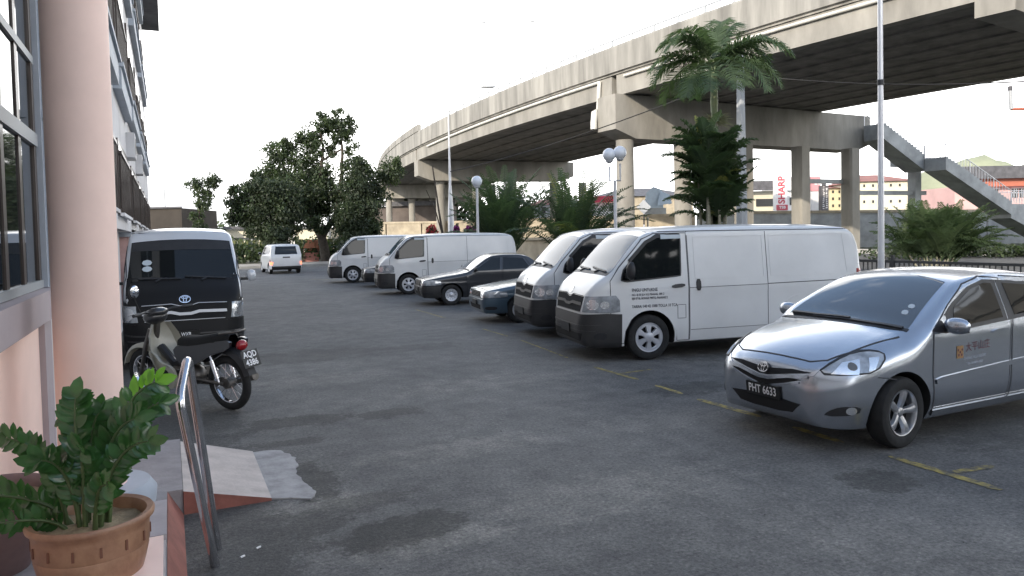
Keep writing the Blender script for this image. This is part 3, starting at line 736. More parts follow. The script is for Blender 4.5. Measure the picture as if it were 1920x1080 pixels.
            P('indicator', M['lensw'], f([(.94, .69), (.995, .70), (1.07, .795), (.98, .79)]), wr, .009, .03, hl)
            P('lamp_wing', M['silver'], f([(.44, .625), (.535, .64), (.59, .70)]), wr, .006, .03, hl)
            fg = P('fog_lamp_housing', M['plastic'], f([(.60, .315), (.86, .33), (.88, .40), (.72, .405), (.63, .36)]), wr, .005, .03, rnd=1)
            P('fog_lamp', M['lensw'], [(s * .80 + .042 * math.cos(i * .523), .365 + .034 * math.sin(i * .523)) for i in range(12)], wr, .010, .02, fg)
            sd_ = side(s)
            P('bumper_gap', M['seam'], strip(f([(1.02, .635), (1.14, .615), (1.20, .60)]), .008), wr, .003, .03, sk=0)
            dd = [(1.26, .27), (2.30, .27), (2.33, .9), (2.42, 1.38), (2.18, 1.405), (1.88, 1.345), (1.55, 1.18), (1.24, .985), (1.225, .6)]
            dr = P('front_door', paint, dd, sd_, .003, .06, sk=.004)
            P('door_gap', M['seam'], strip(dd + dd[:1], .009), sd_, .0042, .06, dr, sk=0)
            d2 = [(2.34, .27), (2.95, .27), (3.06, .45), (3.22, .66), (3.36, .85), (3.40, 1.02), (3.25, 1.26), (2.95, 1.36), (2.46, 1.40), (2.36, .9)]
            dr2 = P('rear_door', paint, d2, sd_, .003, .06, sk=.004)
            P('door_gap', M['seam'], strip(d2 + d2[:1], .009), sd_, .0042, .06, dr2, sk=0)
            w1 = [(1.22, .975), (1.40, .945), (2.30, 1.0), (2.36, 1.365), (2.18, 1.375), (1.92, 1.32), (1.60, 1.185)]
            P('window_frame', M['plastic'], w1, sd_, .0045, .05, dr)
            P('window', M['glass'], [(1.50, .985), (2.24, 1.03), (2.29, 1.335), (2.18, 1.345), (1.94, 1.29), (1.62, 1.155)], sd_, .008, .05, dr)
            w2 = [(2.31, 1.0), (3.05, 1.045), (3.26, 1.075), (3.10, 1.24), (2.85, 1.33), (2.37, 1.365)]
            P('window_frame', M['plastic'], w2, sd_, .0045, .05, dr2)
            P('window', M['glass'], [(2.42, 1.04), (3.0, 1.075), (3.15, 1.09), (3.04, 1.21), (2.83, 1.295), (2.45, 1.33)], sd_, .008, .05, dr2)
            P('door_handle', M['silver'], [(2.05, .895), (2.25, .905), (2.25, .94), (2.05, .93)], sd_, .022, .04, dr, 1, .02)
            P('door_handle', M['silver'], [(2.95, .925), (3.15, .935), (3.15, .97), (2.95, .96)], sd_, .022, .04, dr2, 1, .02)
            P('side_moulding', paint, strip([(1.26, .535), (1.34, .55), (2.2, .60), (3.02, .64)], .042), sd_, .016, .05)
            P('sill', paint, strip([(1.26, .255), (3.0, .265)], .05), sd_, .014, .06)
            P('sill_line', M['chrome'], strip([(1.27, .30), (3.0, .315)], .007), sd_, .006, .06, sk=0)
            mirror_part(root, (1.40, s * .945, 1.02), s, (.065, .115, .073), L, paint)
            P('tail_light', M['redlens'], [(4.0, .78), (4.24, .80), (4.22, 1.0), (4.02, 1.02)], sd_, .006, .05)
            for u, _ in wl:
                t_ = wheel(root, u, s, W, Rw, .185, L, 'alloy5', M['alloy'], .012)
                if u < 1: t_.rotation_euler.z += R(4)
        # door sign on the near side
        g = MB()
        def ft_(u0, z0, sl=.04): return lambda a, b: (lambda h: h[0] + Vector((0, -.0065, 0)))(bv.ray_cast(Vector((u0 + a, -3, z0 + b + sl * a)), Vector((0, 1, 0))))
        g.add([ft_(1.585 + a, .765 + b)(0, 0) for a, b in ((-.045, -.055), (.045, -.055), (.045, .055), (-.045, .055))], [(0, 1, 2, 3)], 0)
        text_on(g, '\u5927\u5e73\u5c71\u5e84', .088, lambda a, b: ft_(1.84, .80)(a * 1.0, b), 1, 1.0, 0)
        for a, b in ((-.028, .02), (.028, .02), (-.02, -.025), (.02, -.025), (0, 0)): g.add([(lambda q: (q[0], q[1] - .001, q[2]))(ft_(1.585 + a + .012 * math.cos(i * 1.047), .765 + b + .013 * math.sin(i * 1.047))(0, 0)) for i in range(6)], [tuple(range(6))], 1)
        text_on(g, 'TAIPING VILLA RESORT', .030, ft_(1.80, .705), 2, 1.0, .0004)
        text_on(g, 'TEL 05 8074 3321', .026, ft_(1.80, .655), 2, 1.15, .0004)
        g.build('door_sign', [mat('emblem_ochre', (.36, .20, .08), .6), mat('sign_maroon', (.12, .035, .045), .6), mat('sign_grey', (.42, .45, .50), .6)], root, recalc=False, off=off)
    else:
        wsp = [(1.30, -.64), (1.27, 0), (1.30, .64), (1.84, .53), (1.88, 0), (1.84, -.53)]
        win = P('windscreen', M['wglass'], wsp, topv, .004, .06)
        P('wiper', M['plastic'], strip([(1.31, -.60), (1.30, -.1), (1.32, .05)], .028), topv, .02, .06, win)
        P('rear_window', M['glass'], [(2.96, -.54), (3.0, 0), (2.96, .54), (3.36, .63), (3.38, 0), (3.36, -.63)], topv, .004, .06)
        hd = P('bonnet', paint, [(.10, -.62), (.07, 0), (.10, .62), (1.20, .72), (1.23, 0), (1.20, -.72)], topv, .003, .07, sk=.004)
        P('bonnet_gap', M['dark'], strip([(1.20, -.73), (.10, -.63), (.07, 0), (.10, .63), (1.20, .73)], .009), topv, .0045, .06, hd, sk=0)
        wr = wrap(.85, .85)
        P('bumper', M['bumper'] if kind == 'black' else paint, [(-.98, .24), (.98, .24), (.98, .52), (-.98, .52)], wr, .022, .06, sk=.03)
        gr = P('grille', M['dark'], [(-.36, .565), (.36, .565), (.36, .675), (-.36, .675)], wr, .006, .04)
        g = MB()
        for k in (.59, .62, .65): patch(g, bv, strip([(-.35, k), (.35, k)], .012), wr, .014, .05)
        g.build('grille_bar', M['bumper'] if kind != 'teal' else M['chrome'], gr, recalc=False, off=off)
        P('air_intake', M['dark'], [(-.40, .30), (.40, .30), (.44, .40), (-.44, .40)], wr, .026, .05)
        plate_part(root, (-.035, 0, .44), .36, .10, -1, [], L)
        for s in (-1, 1):
            sd_ = side(s); f = (lambda q: q) if s > 0 else (lambda q: mir(q)[::-1])
            hl = P('headlight', M['lens'], f([(.40, .555), (.86, .56), (1.0, .58), (.98, .675), (.80, .70), (.40, .675)]), wr, .008, .04)
            P('indicator', M['lensw'] if kind != 'black' else M['lens'], f([(.86, .575), (.97, .59), (.96, .66), (.86, .68)]), wr, .012, .04, hl)
            P('fog_lamp', M['plastic'], f([(.62, .31), (.80, .31), (.80, .38), (.62, .38)]), wr, .026, .04, rnd=1)
            for d_, w_ in (([(1.22, .26), (2.18, .26), (2.2, .88), (2.26, 1.28), (1.92, 1.28), (1.34, .92), (1.2, .85)], [(1.40, .905), (2.15, .93), (2.19, 1.265), (1.95, 1.26)]), ([(2.21, .26), (2.82, .26), (3.0, .60), (3.12, .88), (2.90, 1.24), (2.29, 1.28), (2.23, .88)], [(2.24, .93), (3.02, .95), (2.84, 1.22), (2.28, 1.265)])):
                dr = P('door', paint, d_, sd_, .003, .07, sk=.004)
                P('door_gap', M['dark'], strip(d_ + d_[:1], .009), sd_, .0045, .07, dr, sk=0)
                P('window', M['glass'], w_, sd_, .006, .06, dr)
                x1 = max(p[0] for p in w_) - .12
                P('door_handle', M['plastic'], [(x1 - .16, .80), (x1, .80), (x1, .835), (x1 - .16, .835)], sd_, .014, .05, dr)
            mirror_part(root, (1.46, s * .90, .955), s, (.05, .085, .06), L, M['plastic'])
            P('tail_light', M['redlens'], [(3.86, .66), (4.03, .66), (4.03, .86), (3.86, .86)], sd_, .006, .05)
            for u, _ in wl: wheel(root, u, s, W, Rw, .175, L, 'plain', M['cap'])
    return root

def make_mpv():
    L, W, Rw = 4.07, 1.70, .29
    top = [(0, .60), (.02, .72), (.06, .80), (.3, .90), (.75, 1.0), (.95, 1.05), (1.5, 1.45), (1.75, 1.58), (2.2, 1.63), (3.4, 1.62), (3.75, 1.58), (3.88, 1.50), (3.98, 1.12), (4.05, .95), (4.07, .70)]
    bot = [(0, .5), (.03, .30), (.15, .22), (3.8, .24), (4.0, .28), (4.06, .36), (4.07, .48)]
    plan = [(0, .5), (.04, .66), (.15, .76), (.5, .83), (1, .85), (3.6, .85), (3.9, .83), (4.02, .79), (4.07, .74)]
    vs, fs = loft(L, top, bot, plan, .98, .22, .09, .03, n=80, nz=18, under=.08)
    bv = bvh_of(vs, fs); off = (-L / 2, 0, 0); root = empty('family_car', (0, 0, 0))
    mb = MB(); mb.add(vs, fs, 0); body = mb.build('body', [M['white'], M['dark']], root, smooth=38, off=off)
    wl = [(.75, .34), (3.35, .34)]; cut_wheels(body, wl, W, Rw, L)
    P = lambda nm, mt, poly, fn, o=.004, g=.06, par=None, rnd=0, sk=.012: (lambda b: (patch(b, bv, poly, fn, o, g, 0, sk, rnd), b.build(nm, mt, par or root, smooth=35, recalc=False, off=off))[1])(MB())
    rr = rear(L)
    tg = P('tailgate', M['white'], [(-.62, .52), (.62, .52), (.66, 1.0), (.58, 1.53), (-.58, 1.53), (-.66, 1.0)], rr, .004, sk=.006)
    P('rear_window', M['glass'], [(-.60, 1.06), (.60, 1.06), (.53, 1.49), (-.53, 1.49)], rr, .008, .06, tg)
    P('rear_bumper', M['bumper'], [(-.76, .24), (.76, .24), (.76, .42), (-.76, .42)], rr, .02)
    P('windscreen', M['wglass'], [(1.0, -.68), (.97, 0), (1.0, .68), (1.60, .58), (1.63, 0), (1.60, -.58)], topv)
    plate_part(root, (4.055, 0, .86), .38, .16, 1, [], L)
    for s in (-1, 1):
        f = (lambda q: q) if s > 0 else (lambda q: mir(q)[::-1])
        w_ = wrapr(3.2, .85)
        P('tail_light', M['brake'], f([(.60, .50), (.78, .50), (.80, .66), (.58, .66)]), w_, .010, .05)
        P('tail_lens', M['redlens'], f([(.70, .67), (.80, .67), (.80, .80), (.72, .80)]), w_, .008, .05)
        for q in ([(1.3, 1.06), (2.1, 1.08), (2.12, 1.46), (1.75, 1.46)], [(2.2, 1.08), (3.0, 1.09), (3.0, 1.46), (2.2, 1.46)], [(3.1, 1.10), (3.75, 1.12), (3.68, 1.44), (3.1, 1.46)]): P('window', M['glass'], q, side(s))
        P('headlight', M['lens'], f([(.50, .68), (.85, .70), (.95, .82), (.6, .80)]), wrap(.8, .8), .006)
        mirror_part(root, (1.1, s * .96, 1.10), s, (.05, .09, .07), L, M['white'])
        for u, _ in wl: wheel(root, u, s, W, Rw, .185, L, 'plain', M['cap'])
    return root

# ---- place them
def rename(r, name): r.name = name
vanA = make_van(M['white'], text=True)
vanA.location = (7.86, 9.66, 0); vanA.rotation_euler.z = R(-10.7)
tag(vanA, 'white panel van with grey lettering on its door, next to the silver car', 'van', 'white panel vans parked along the right side')
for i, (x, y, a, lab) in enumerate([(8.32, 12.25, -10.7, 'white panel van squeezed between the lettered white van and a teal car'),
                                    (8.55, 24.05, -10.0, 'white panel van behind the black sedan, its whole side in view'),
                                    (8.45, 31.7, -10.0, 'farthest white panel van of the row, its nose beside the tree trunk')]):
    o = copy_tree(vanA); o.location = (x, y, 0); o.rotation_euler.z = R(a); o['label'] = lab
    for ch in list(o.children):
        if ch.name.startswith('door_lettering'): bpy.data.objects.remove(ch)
dv = make_van(M['vwhite'], nose=M['matblack'], lower=M['matblack'], plate=[('WXR', .075, .038), ('1064', .075, -.040)], passenger=True, roofz=.15, visor=True)
dv.name = 'passenger_van'; dv.location = (.20, 14.35, 0); dv.rotation_euler.z = R(90)
tag(dv, 'black fronted passenger van with pale roof facing the camera beside the building', 'van')
vios = make_sedan('silver'); vios.location = (6.90, 5.20, 0); vios.rotation_euler.z = R(1.3)
tag(vios, 'silver sedan with plate PHT 6633 parked nearest on the right', 'car')
blk = make_sedan('black'); blk.location = (8.3, 19.6, 0); blk.rotation_euler.z = R(-9)
tag(blk, 'black boxy sedan parked in front of a white panel van', 'car', 'boxy old sedans among the vans in the right hand row')
for kind, (x, y, a), lab in (('teal', (8.15, 14.95, -9), 'dark teal car tucked close beside a white van, only its front end showing'), ('red', (10.4, 39.5, -9), 'dark red car behind the tree trunk at the far end')):
    o = copy_tree(blk); o.location = (x, y, 0); o.rotation_euler.z = R(a); o['label'] = lab
    new = {'teal': M['teal'], 'red': M['red']}[kind]
    for ch in o.children_recursive:
        if ch.type == 'MESH' and any(m in (M['charcoal'],) or (ch.name.startswith('bumper') and m == M['bumper']) for m in ch.data.materials):
            ch.data = ch.data.copy()
            for i, m in enumerate(ch.data.materials):
                if m in (M['charcoal'], M['bumper']): ch.data.materials[i] = new
o = copy_tree(blk); o.location = (8.75, 28.0, 0); o.rotation_euler.z = R(-9); o['label'] = 'black car with only its nose showing between two far white vans'
mpv = make_mpv(); mpv.location = (5.75, 44.0, 0); mpv.rotation_euler.z = R(-88)
tag(mpv, 'white family car seen from behind with its brake lights on', 'car')
# ------------------------------------------------------------------ ground
def asphalt():
    m = bpy.data.materials.new('asphalt'); m.use_nodes = True; t = m.node_tree; p = t.nodes['Principled BSDF']
    n = lambda k: t.nodes.new(k); L_ = t.links.new
    tc = n('ShaderNodeTexCoord')
    def noise(sc, det=6, ro=.6):
        q = n('ShaderNodeTexNoise'); q.inputs['Scale'].default_value = sc; q.inputs['Detail'].default_value = det; q.inputs['Roughness'].default_value = ro; L_(tc.outputs['Object'], q.inputs['Vector']); return q.outputs['Fac']
    def ramp(src, a, b, ca, cb):
        r = n('ShaderNodeValToRGB'); r.color_ramp.elements[0].position = a; r.color_ramp.elements[1].position = b
        r.color_ramp.elements[0].color = (*ca, 1); r.color_ramp.elements[1].color = (*cb, 1); L_(src, r.inputs[0]); return r.outputs[0]
    def mul(a, b, f=1.0):
        x = n('ShaderNodeMix'); x.data_type = 'RGBA'; x.blend_type = 'MULTIPLY'; x.inputs[0].default_value = f; L_(a, x.inputs[6]); L_(b, x.inputs[7]); return x.outputs[2]
    base = ramp(noise(.5, 7, .65), .30, .72, (.098, .098, .099), (.185, .182, .176))
    c = mul(base, ramp(noise(3.2, 6, .7), .3, .7, (.66, .66, .67), (1.26, 1.245, 1.21)))
    c = mul(c, ramp(noise(34, 4, .85), .33, .68, (.46, .46, .46), (1.52, 1.51, 1.48)))
    v = n('ShaderNodeTexVoronoi'); v.inputs['Scale'].default_value = 26; L_(tc.outputs['Object'], v.inputs['Vector'])
    c = mul(c, ramp(v.outputs['Distance'], .05, .35, (1.6, 1.57, 1.5), (.95, .95, .95)), .6)
    # dark oil and damp stains
    wob = noise(3.6, 9, .78); wob2 = noise(1.3, 3, .5)
    sep = n('ShaderNodeSeparateXYZ'); L_(tc.outputs['Object'], sep.inputs[0])
    def math_(op, a, b=None):
        q = n('ShaderNodeMath'); q.operation = op
        for i, s_ in enumerate((a, b)):
            if s_ is None: continue
            if isinstance(s_, (int, float)): q.inputs[i].default_value = s_
            else: L_(s_, q.inputs[i])
        return q.outputs[0]
    acc = None
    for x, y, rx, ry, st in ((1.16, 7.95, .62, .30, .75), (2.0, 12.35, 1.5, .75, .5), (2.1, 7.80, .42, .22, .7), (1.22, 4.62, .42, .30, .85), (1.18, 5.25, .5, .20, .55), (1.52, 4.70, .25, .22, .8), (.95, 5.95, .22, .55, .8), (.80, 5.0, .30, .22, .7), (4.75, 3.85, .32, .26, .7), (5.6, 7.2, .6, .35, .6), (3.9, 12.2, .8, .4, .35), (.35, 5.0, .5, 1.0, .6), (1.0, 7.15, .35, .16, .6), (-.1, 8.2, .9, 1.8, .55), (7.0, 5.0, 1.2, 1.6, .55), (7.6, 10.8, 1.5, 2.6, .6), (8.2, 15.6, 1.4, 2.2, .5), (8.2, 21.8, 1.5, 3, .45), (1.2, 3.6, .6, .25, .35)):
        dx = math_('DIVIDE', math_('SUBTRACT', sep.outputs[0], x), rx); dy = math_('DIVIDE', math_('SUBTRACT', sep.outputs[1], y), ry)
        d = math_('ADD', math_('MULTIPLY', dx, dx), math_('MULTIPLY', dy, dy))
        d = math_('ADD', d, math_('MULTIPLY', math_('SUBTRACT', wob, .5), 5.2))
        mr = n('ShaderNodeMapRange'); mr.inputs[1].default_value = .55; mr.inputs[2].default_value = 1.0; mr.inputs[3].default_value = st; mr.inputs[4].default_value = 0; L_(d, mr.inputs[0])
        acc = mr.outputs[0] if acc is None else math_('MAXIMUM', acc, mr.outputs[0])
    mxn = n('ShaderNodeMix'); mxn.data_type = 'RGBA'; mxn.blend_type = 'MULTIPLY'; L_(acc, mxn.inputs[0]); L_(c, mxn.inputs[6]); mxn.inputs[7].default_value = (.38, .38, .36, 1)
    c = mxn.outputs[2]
    # worn, gravelly lighter patches
    lac = None; wob3 = noise(5.5, 9, .8)
    for x, y, rx, ry, st in ((1.45, 4.35, .55, .16, .9), (1.0, 5.35, .45, .18, .8), (2.2, 6.2, 1.0, .3, .6), (2.9, 4.6, 1.2, .4, .6), (3.6, 8.8, 1.4, .5, .5), (1.6, 10.2, 1.2, .5, .5), (4.4, 6.1, .8, .35, .5), (3.3, 15, 2.0, 1.0, .4)):
        dx = math_('DIVIDE', math_('SUBTRACT', sep.outputs[0], x), rx); dy = math_('DIVIDE', math_('SUBTRACT', sep.outputs[1], y), ry)
        d = math_('ADD', math_('ADD', math_('MULTIPLY', dx, dx), math_('MULTIPLY', dy, dy)), math_('MULTIPLY', math_('SUBTRACT', wob3, .5), 7.0))
        mr = n('ShaderNodeMapRange'); mr.inputs[1].default_value = .3; mr.inputs[2].default_value = 1.1; mr.inputs[3].default_value = st; mr.inputs[4].default_value = 0; L_(d, mr.inputs[0])
        lac = mr.outputs[0] if lac is None else math_('MAXIMUM', lac, mr.outputs[0])
    ml = n('ShaderNodeMix'); ml.data_type = 'RGBA'; ml.blend_type = 'MULTIPLY'; L_(lac, ml.inputs[0]); L_(c, ml.inputs[6]); ml.inputs[7].default_value = (1.5, 1.47, 1.40, 1)
    c = ml.outputs[2]
    # fine cracks
    vc = n('ShaderNodeTexVoronoi'); vc.feature = 'DISTANCE_TO_EDGE'; vc.inputs['Scale'].default_value = .42
    w2 = n('ShaderNodeTexNoise'); w2.inputs['Scale'].default_value = 1.6; w2.inputs['Detail'].default_value = 5; L_(tc.outputs['Object'], w2.inputs['Vector'])
    vm = n('ShaderNodeMix'); vm.data_type = 'RGBA'; vm.inputs[0].default_value = .38; L_(tc.outputs['Object'], vm.inputs[6]); L_(w2.outputs['Color'], vm.inputs[7]); L_(vm.outputs[2], vc.inputs['Vector'])
    c = mul(c, ramp(vc.outputs['Distance'], .0015, .006, (.60, .60, .60), (1, 1, 1)), .45)
    L_(c, p.inputs['Base Color'])
    r = n('ShaderNodeMapRange'); r.inputs[3].default_value = .72; r.inputs[4].default_value = .96; L_(noise(2, 4), r.inputs[0]); L_(r.outputs[0], p.inputs['Roughness'])
    b = n('ShaderNodeBump'); b.inputs['Strength'].default_value = .65; b.inputs['Distance'].default_value = .012; L_(noise(70, 3, .7), b.inputs['Height'])
    b2 = n('ShaderNodeBump'); b2.inputs['Strength'].default_value = .35; b2.inputs['Distance'].default_value = .08; L_(noise(1.6, 5), b2.inputs['Height']); L_(b.outputs[0], b2.inputs['Normal'])
    L_(b2.outputs[0], p.inputs['Normal'])
    return m
ASPH = asphalt()
def sheet(name, poly, z, m, kind='structure', label=None):
    g = MB(); g.add([(x, y, z) for x, y in poly], [tuple(range(len(poly)))]); o = g.build(name, m, recalc=False); o['kind'] = kind
    if label: o['label'] = label
    return o
EARTH = mat('earth', (0.115, 0.095, 0.062), 0.95, 0, 0, 0.45, 0.35, 0.3, 6, col2=(.085, .10, .045))
sheet('ground', [(-1500, -400), (2600, -400), (2600, 3000), (-1500, 3000)], -.012, EARTH)
sheet('car_park', [(-6, -25), (12.9, -25), (12.9, 52), (-6, 52)], 0, ASPH)
ROADM = mat('road_asphalt', (.085, .087, .092), .9, 0, 0, .2, .6, .3, 30)
sheet('road', [(19, -60), (44, -60), (44, 36), (40, 120), (60, 260), (34, 260), (15, 120), (19, 36)], .006, ROADM)

def worn_yellow():
    m = bpy.data.materials.new('worn_yellow_paint'); m.use_nodes = True; t = m.node_tree; p = t.nodes['Principled BSDF']; p.inputs['Roughness'].default_value = .85
    tc = t.nodes.new('ShaderNodeTexCoord'); q = t.nodes.new('ShaderNodeTexNoise'); q.inputs['Scale'].default_value = 9; q.inputs['Detail'].default_value = 9; q.inputs['Roughness'].default_value = .75
    t.links.new(tc.outputs['Object'], q.inputs['Vector']); r = t.nodes.new('ShaderNodeValToRGB'); r.color_ramp.elements[0].position = .40; r.color_ramp.elements[1].position = .60
    r.color_ramp.elements[0].color = (.095, .092, .085, 1); r.color_ramp.elements[1].color = (.42, .33, .09, 1)
    t.links.new(q.outputs['Fac'], r.inputs[0]); t.links.new(r.outputs[0], p.inputs['Base Color']); return m
WY = worn_yellow()
g = MB()
rr = random.Random(3)
def mark(a, b, wd):
    a, b = Vector(a), Vector(b); d = (b - a).normalized(); nn = Vector((-d.y, d.x)); k = max(3, int((b - a).length / .06)); vs = []
    for i in range(k + 1):
        p = a.lerp(b, i / k); e = .35 if i in (0, k) else 1
        for s in (-1, 1):
            q = p + nn * s * wd / 2 * e * rr.uniform(.72, 1.1); vs.append((q.x, q.y, .004))
    g.add(vs, [(2*i, 2*i+2, 2*i+3, 2*i+1) for i in range(k)])
for a, b, wd in (((5.39, 9.05), (5.40, 7.95), .07), ((5.39, 7.58), (5.36, 7.0), .07), ((5.34, 6.70), (5.37, 5.75), .10), ((5.35, 5.31), (5.33, 4.70), .09), ((5.34, 4.25), (5.33, 3.33), .095), ((5.38, 3.74), (5.82, 3.70), .085),
                 ((5.42, 8.43), (5.98, 8.47), .06), ((5.66, 12.0), (5.45, 9.9), .05), ((5.70, 13.9), (5.67, 12.6), .05), ((5.75, 18.5), (5.73, 16.2), .06), ((5.85, 35.3), (6.9, 34.2), .12)): mark(a, b, wd)
o = g.build('parking_lines', WY, recalc=False); o['kind'] = 'structure'
g = MB()
for k in range(90):
    x, y = rr.uniform(-.2, 5.5), rr.uniform(2.6, 12); s = rr.uniform(.003, .008)
    if x < .95 and 5.2 < y < 7.3: continue
    g.ell((x, y, s * .3), (s, s * rr.uniform(.5, 1), s * .5), 6, 0)
for px_, py_ in ((485, 1028), (455, 1045)):
    p = at(px_, py_, 0); g.box((p.x, p.y, .006), (.030, .010, .008), 1, Matrix.Rotation(.6, 3, 'Z'))
o = g.build('loose_grit', [mat('grit', (.11, .108, .10), .95), M['signw']], recalc=False); o['kind'] = 'stuff'

# kerb and pavement at the far end of the car park, road kerb on the right
g = MB(); g.box2((-8, 52, -.1), (12.9, 52.4, .14)); o = g.build('kerb', mat('kerb_concrete', (.22, .22, .21), .9, 0, 0, .3, 2)); o['kind'] = 'structure'
g = MB(); g.box2((-8, 52.4, -.1), (30, 58, .12)); o = g.build('pavement', mat('pale_paving', (.33, .31, .28), .9, 0, 0, .3, 1)); o['kind'] = 'structure'
g = MB()
for i in range(22):
    y = 8 + i * 2.0; g.box2((44.2, y, -.1), (44.6, y + 1.985, .30), i % 2)
o = g.build('road_kerb', [mat('kerb_white', (.5, .5, .5), .9), mat('kerb_black', (.06, .06, .06), .9)]); o['kind'] = 'structure'
HM = mat('hill_forest', (.27, .29, .20), 1, 0, 0, .18, .02)  # pale muted green imitates distance haze
g = MB(); nx, ny = 44, 12
hp = []
for j in range(ny + 1):
    for i in range(nx + 1):
        u = i / nx; v = j / ny
        h = 62 * math.exp(-((u - .50) / .15) ** 2) + 38 * math.exp(-((u - .70) / .11) ** 2) + 30 * math.exp(-((u - .33) / .12) ** 2) + 4 * math.sin(i * 2.1) * math.sin(i * .9 + 1) * math.exp(-((u - .5) / .25) ** 2)
        hp.append((966 + 560 * u + 100 * v, 995 - 430 * u + 120 * v, 1.75 * h * math.sin(math.pi * v) ** .8 - 1))
g.add(hp, [(j * (nx + 1) + i, j * (nx + 1) + i + 1, (j + 1) * (nx + 1) + i + 1, (j + 1) * (nx + 1) + i) for j in range(ny) for i in range(nx)])
o = g.build('hills', HM, smooth=60); o['kind'] = 'structure'

# ------------------------------------------------------------------ building on the left
BX = -.95
bl = empty('apartment_building', (BX, 8, 0))
tag(bl, 'pale apartment building with dark balconies and blue grey ledges along the left side', 'building')
Bo = (-BX, -8, 0)
def bpart(g, nm, ms, **k): return g.build(nm, ms, bl, off=Bo, **k)
g = MB()
g.box2((-14, 7.25, 0), (BX, 36, 11.2)); g.box2((-14, -30, 5.2), (BX - .1, 7.25, 13.6)); g.box2((-14, -30, 0), (-2.2, 7.25, 5.2))
bpart(g, 'wall', M['offw'])
g = MB(); g.box2((-14.5, 7.4, 11.2), (-.02, 36.8, 11.6)); g.box2((-14.5, 7.4, 11.6), (-.9, 36.8, 13.4), 0); bpart(g, 'roof', M['slate'])
BY = -.70
g = MB(); g.box2((BX, 8.2, 2.12), (BY, 36, 11.2)); bpart(g, 'upper_wall', M['offw'])
for y, z0, z1 in ((10.6, 2.35, 3.55), (14.8, 2.35, 3.55), (19.6, 2.35, 3.55), (24.2, 2.35, 3.55), (28.6, 2.35, 3.55), (33.0, 2.35, 3.55), (11, 4.95, 6.6), (15.4, 4.95, 6.7), (20, 4.95, 6.7), (24.6, 4.95, 6.7), (29, 4.95, 6.7), (33.2, 4.95, 6.7), (16, 8.0, 9.7), (21, 8.0, 9.7), (26, 8.0, 9.7), (31, 8.0, 9.7)):
    f = MB(); f.box2((BY, y - 1.5, z0), (BY + .04, y + 1.5, z1)); w_ = bpart(f, 'window', M['brown'])
    for s in (0, 1):
        f = MB(); f.box2((BY + .04, y - 1.4 + s * 1.43, z0 + .1), (BY + .046, y - .03 + s * 1.43, z1 - .1)); f.build('pane', M['glass'], w_, off=Bo)
    f = MB()
    for k in range(10): f.box2((BY + .05, y - 1.45 + k * .32, z0 + .02), (BY + .075, y - 1.42 + k * .32, z0 + .95))
    f.box2((BY + .04, y - 1.5, z0 + .95), (BY + .09, y + 1.5, z0 + 1.0), 0); f.build('railing', M['brown'], w_, off=Bo)
    f = MB(); f.box2((BY + .04, y - 1.5, z0 - .03), (BY + .10, y + 1.5, z0 + .02)); f.build('sill', M['offw'], w_, off=Bo)
for y0, y1, z in ((8.4, 12.5, 4.22), (13.3, 17.0, 4.32), (17.9, 22.0, 4.50), (22.8, 27, 4.5), (27.8, 33, 4.5), (13.6, 19.9, 7.18), (20.8, 26.5, 7.25), (27.4, 33.5, 7.3), (18, 24, 10.2), (25, 32, 10.2)):
    f = MB(); f.box2((BY, y0, z), (BY + .13, y1, z + .34)); f.box2((BY, y0 - .04, z + .34), (BY + .17, y1 + .04, z + .41)); bpart(f, 'ledge', M['bluegrey'])
for y, z in ((17.4, 3.62), (22.4, 3.7)):
    f = MB(); f.box2((BY, y - .4, z), (BY + .16, y + .4, z + .5)); f.lathe([(.001, 0), (.18, 0)], 16, 1, (BY + .165, y, z + .25), 'X'); bpart(f, 'air_conditioner', [M['offw'], M['plastic']])
# the glazed front next to the porch
g = MB(); WX = -.93
gl = MB(); gl.box2((WX - .06, 4.0, 1.60), (WX + .005, 6.86, 4.9)); w_ = bpart(gl, 'shop_window', M['mirrorglass'])
g.box2((WX - .05, 3.95, 2.66), (WX + .03, 6.90, 2.76)); g.box2((WX - .05, 3.95, 3.30), (WX + .024, 6.90, 3.36)); g.box2((WX - .05, 3.95, 4.85), (WX + .03, 6.9, 4.95), 0)
for y in (4.9, 5.55, 6.18): g.box2((WX - .05, y - .05, 1.56), (WX + .016, y + .05, 4.95), 1)
for y in (3.98, 6.83): g.box2((WX - .05, y - .05, 1.56), (WX + .02, y + .05, 4.95), 1)
g.box2((WX - .05, 3.95, 1.56), (WX + .03, 6.9, 1.62), 0)
g.build('window_frame', [M['greyfr'], M['brown']], w_, off=Bo)
g = MB(); g.box2((WX - .3, 3.9, 1.34), (WX + .12, 7.02, 1.555)); bpart(g, 'window_sill', M['mauve'])
g = MB(); g.box2((-2.2, 3.0, .0), (WX + .02, 6.60, 1.34)); bpart(g, 'plinth_wall', M['pink'])
g = MB(); g.box2((WX - .3, 6.602, 0), (WX + .06, 6.95, 1.338)); bpart(g, 'plinth_pier', M['mauve'])
g = MB(); g.box2((WX - .2, 6.92, 1.56), (WX + .055, 7.22, 7.2)); g.box2((WX + .055, 6.98, 1.56), (WX + .10, 7.06, 7.2)); g.box2((WX + .05, 6.96, 2.9), (WX + .125, 7.08, 2.96)); bpart(g, 'corner_pilaster', M['bluegrey'])
g = MB(); g.box2((-2.2, 3.0, 4.95), (WX + .01, 6.9, 5.15)); bpart(g, 'lintel', M['bluegrey'])
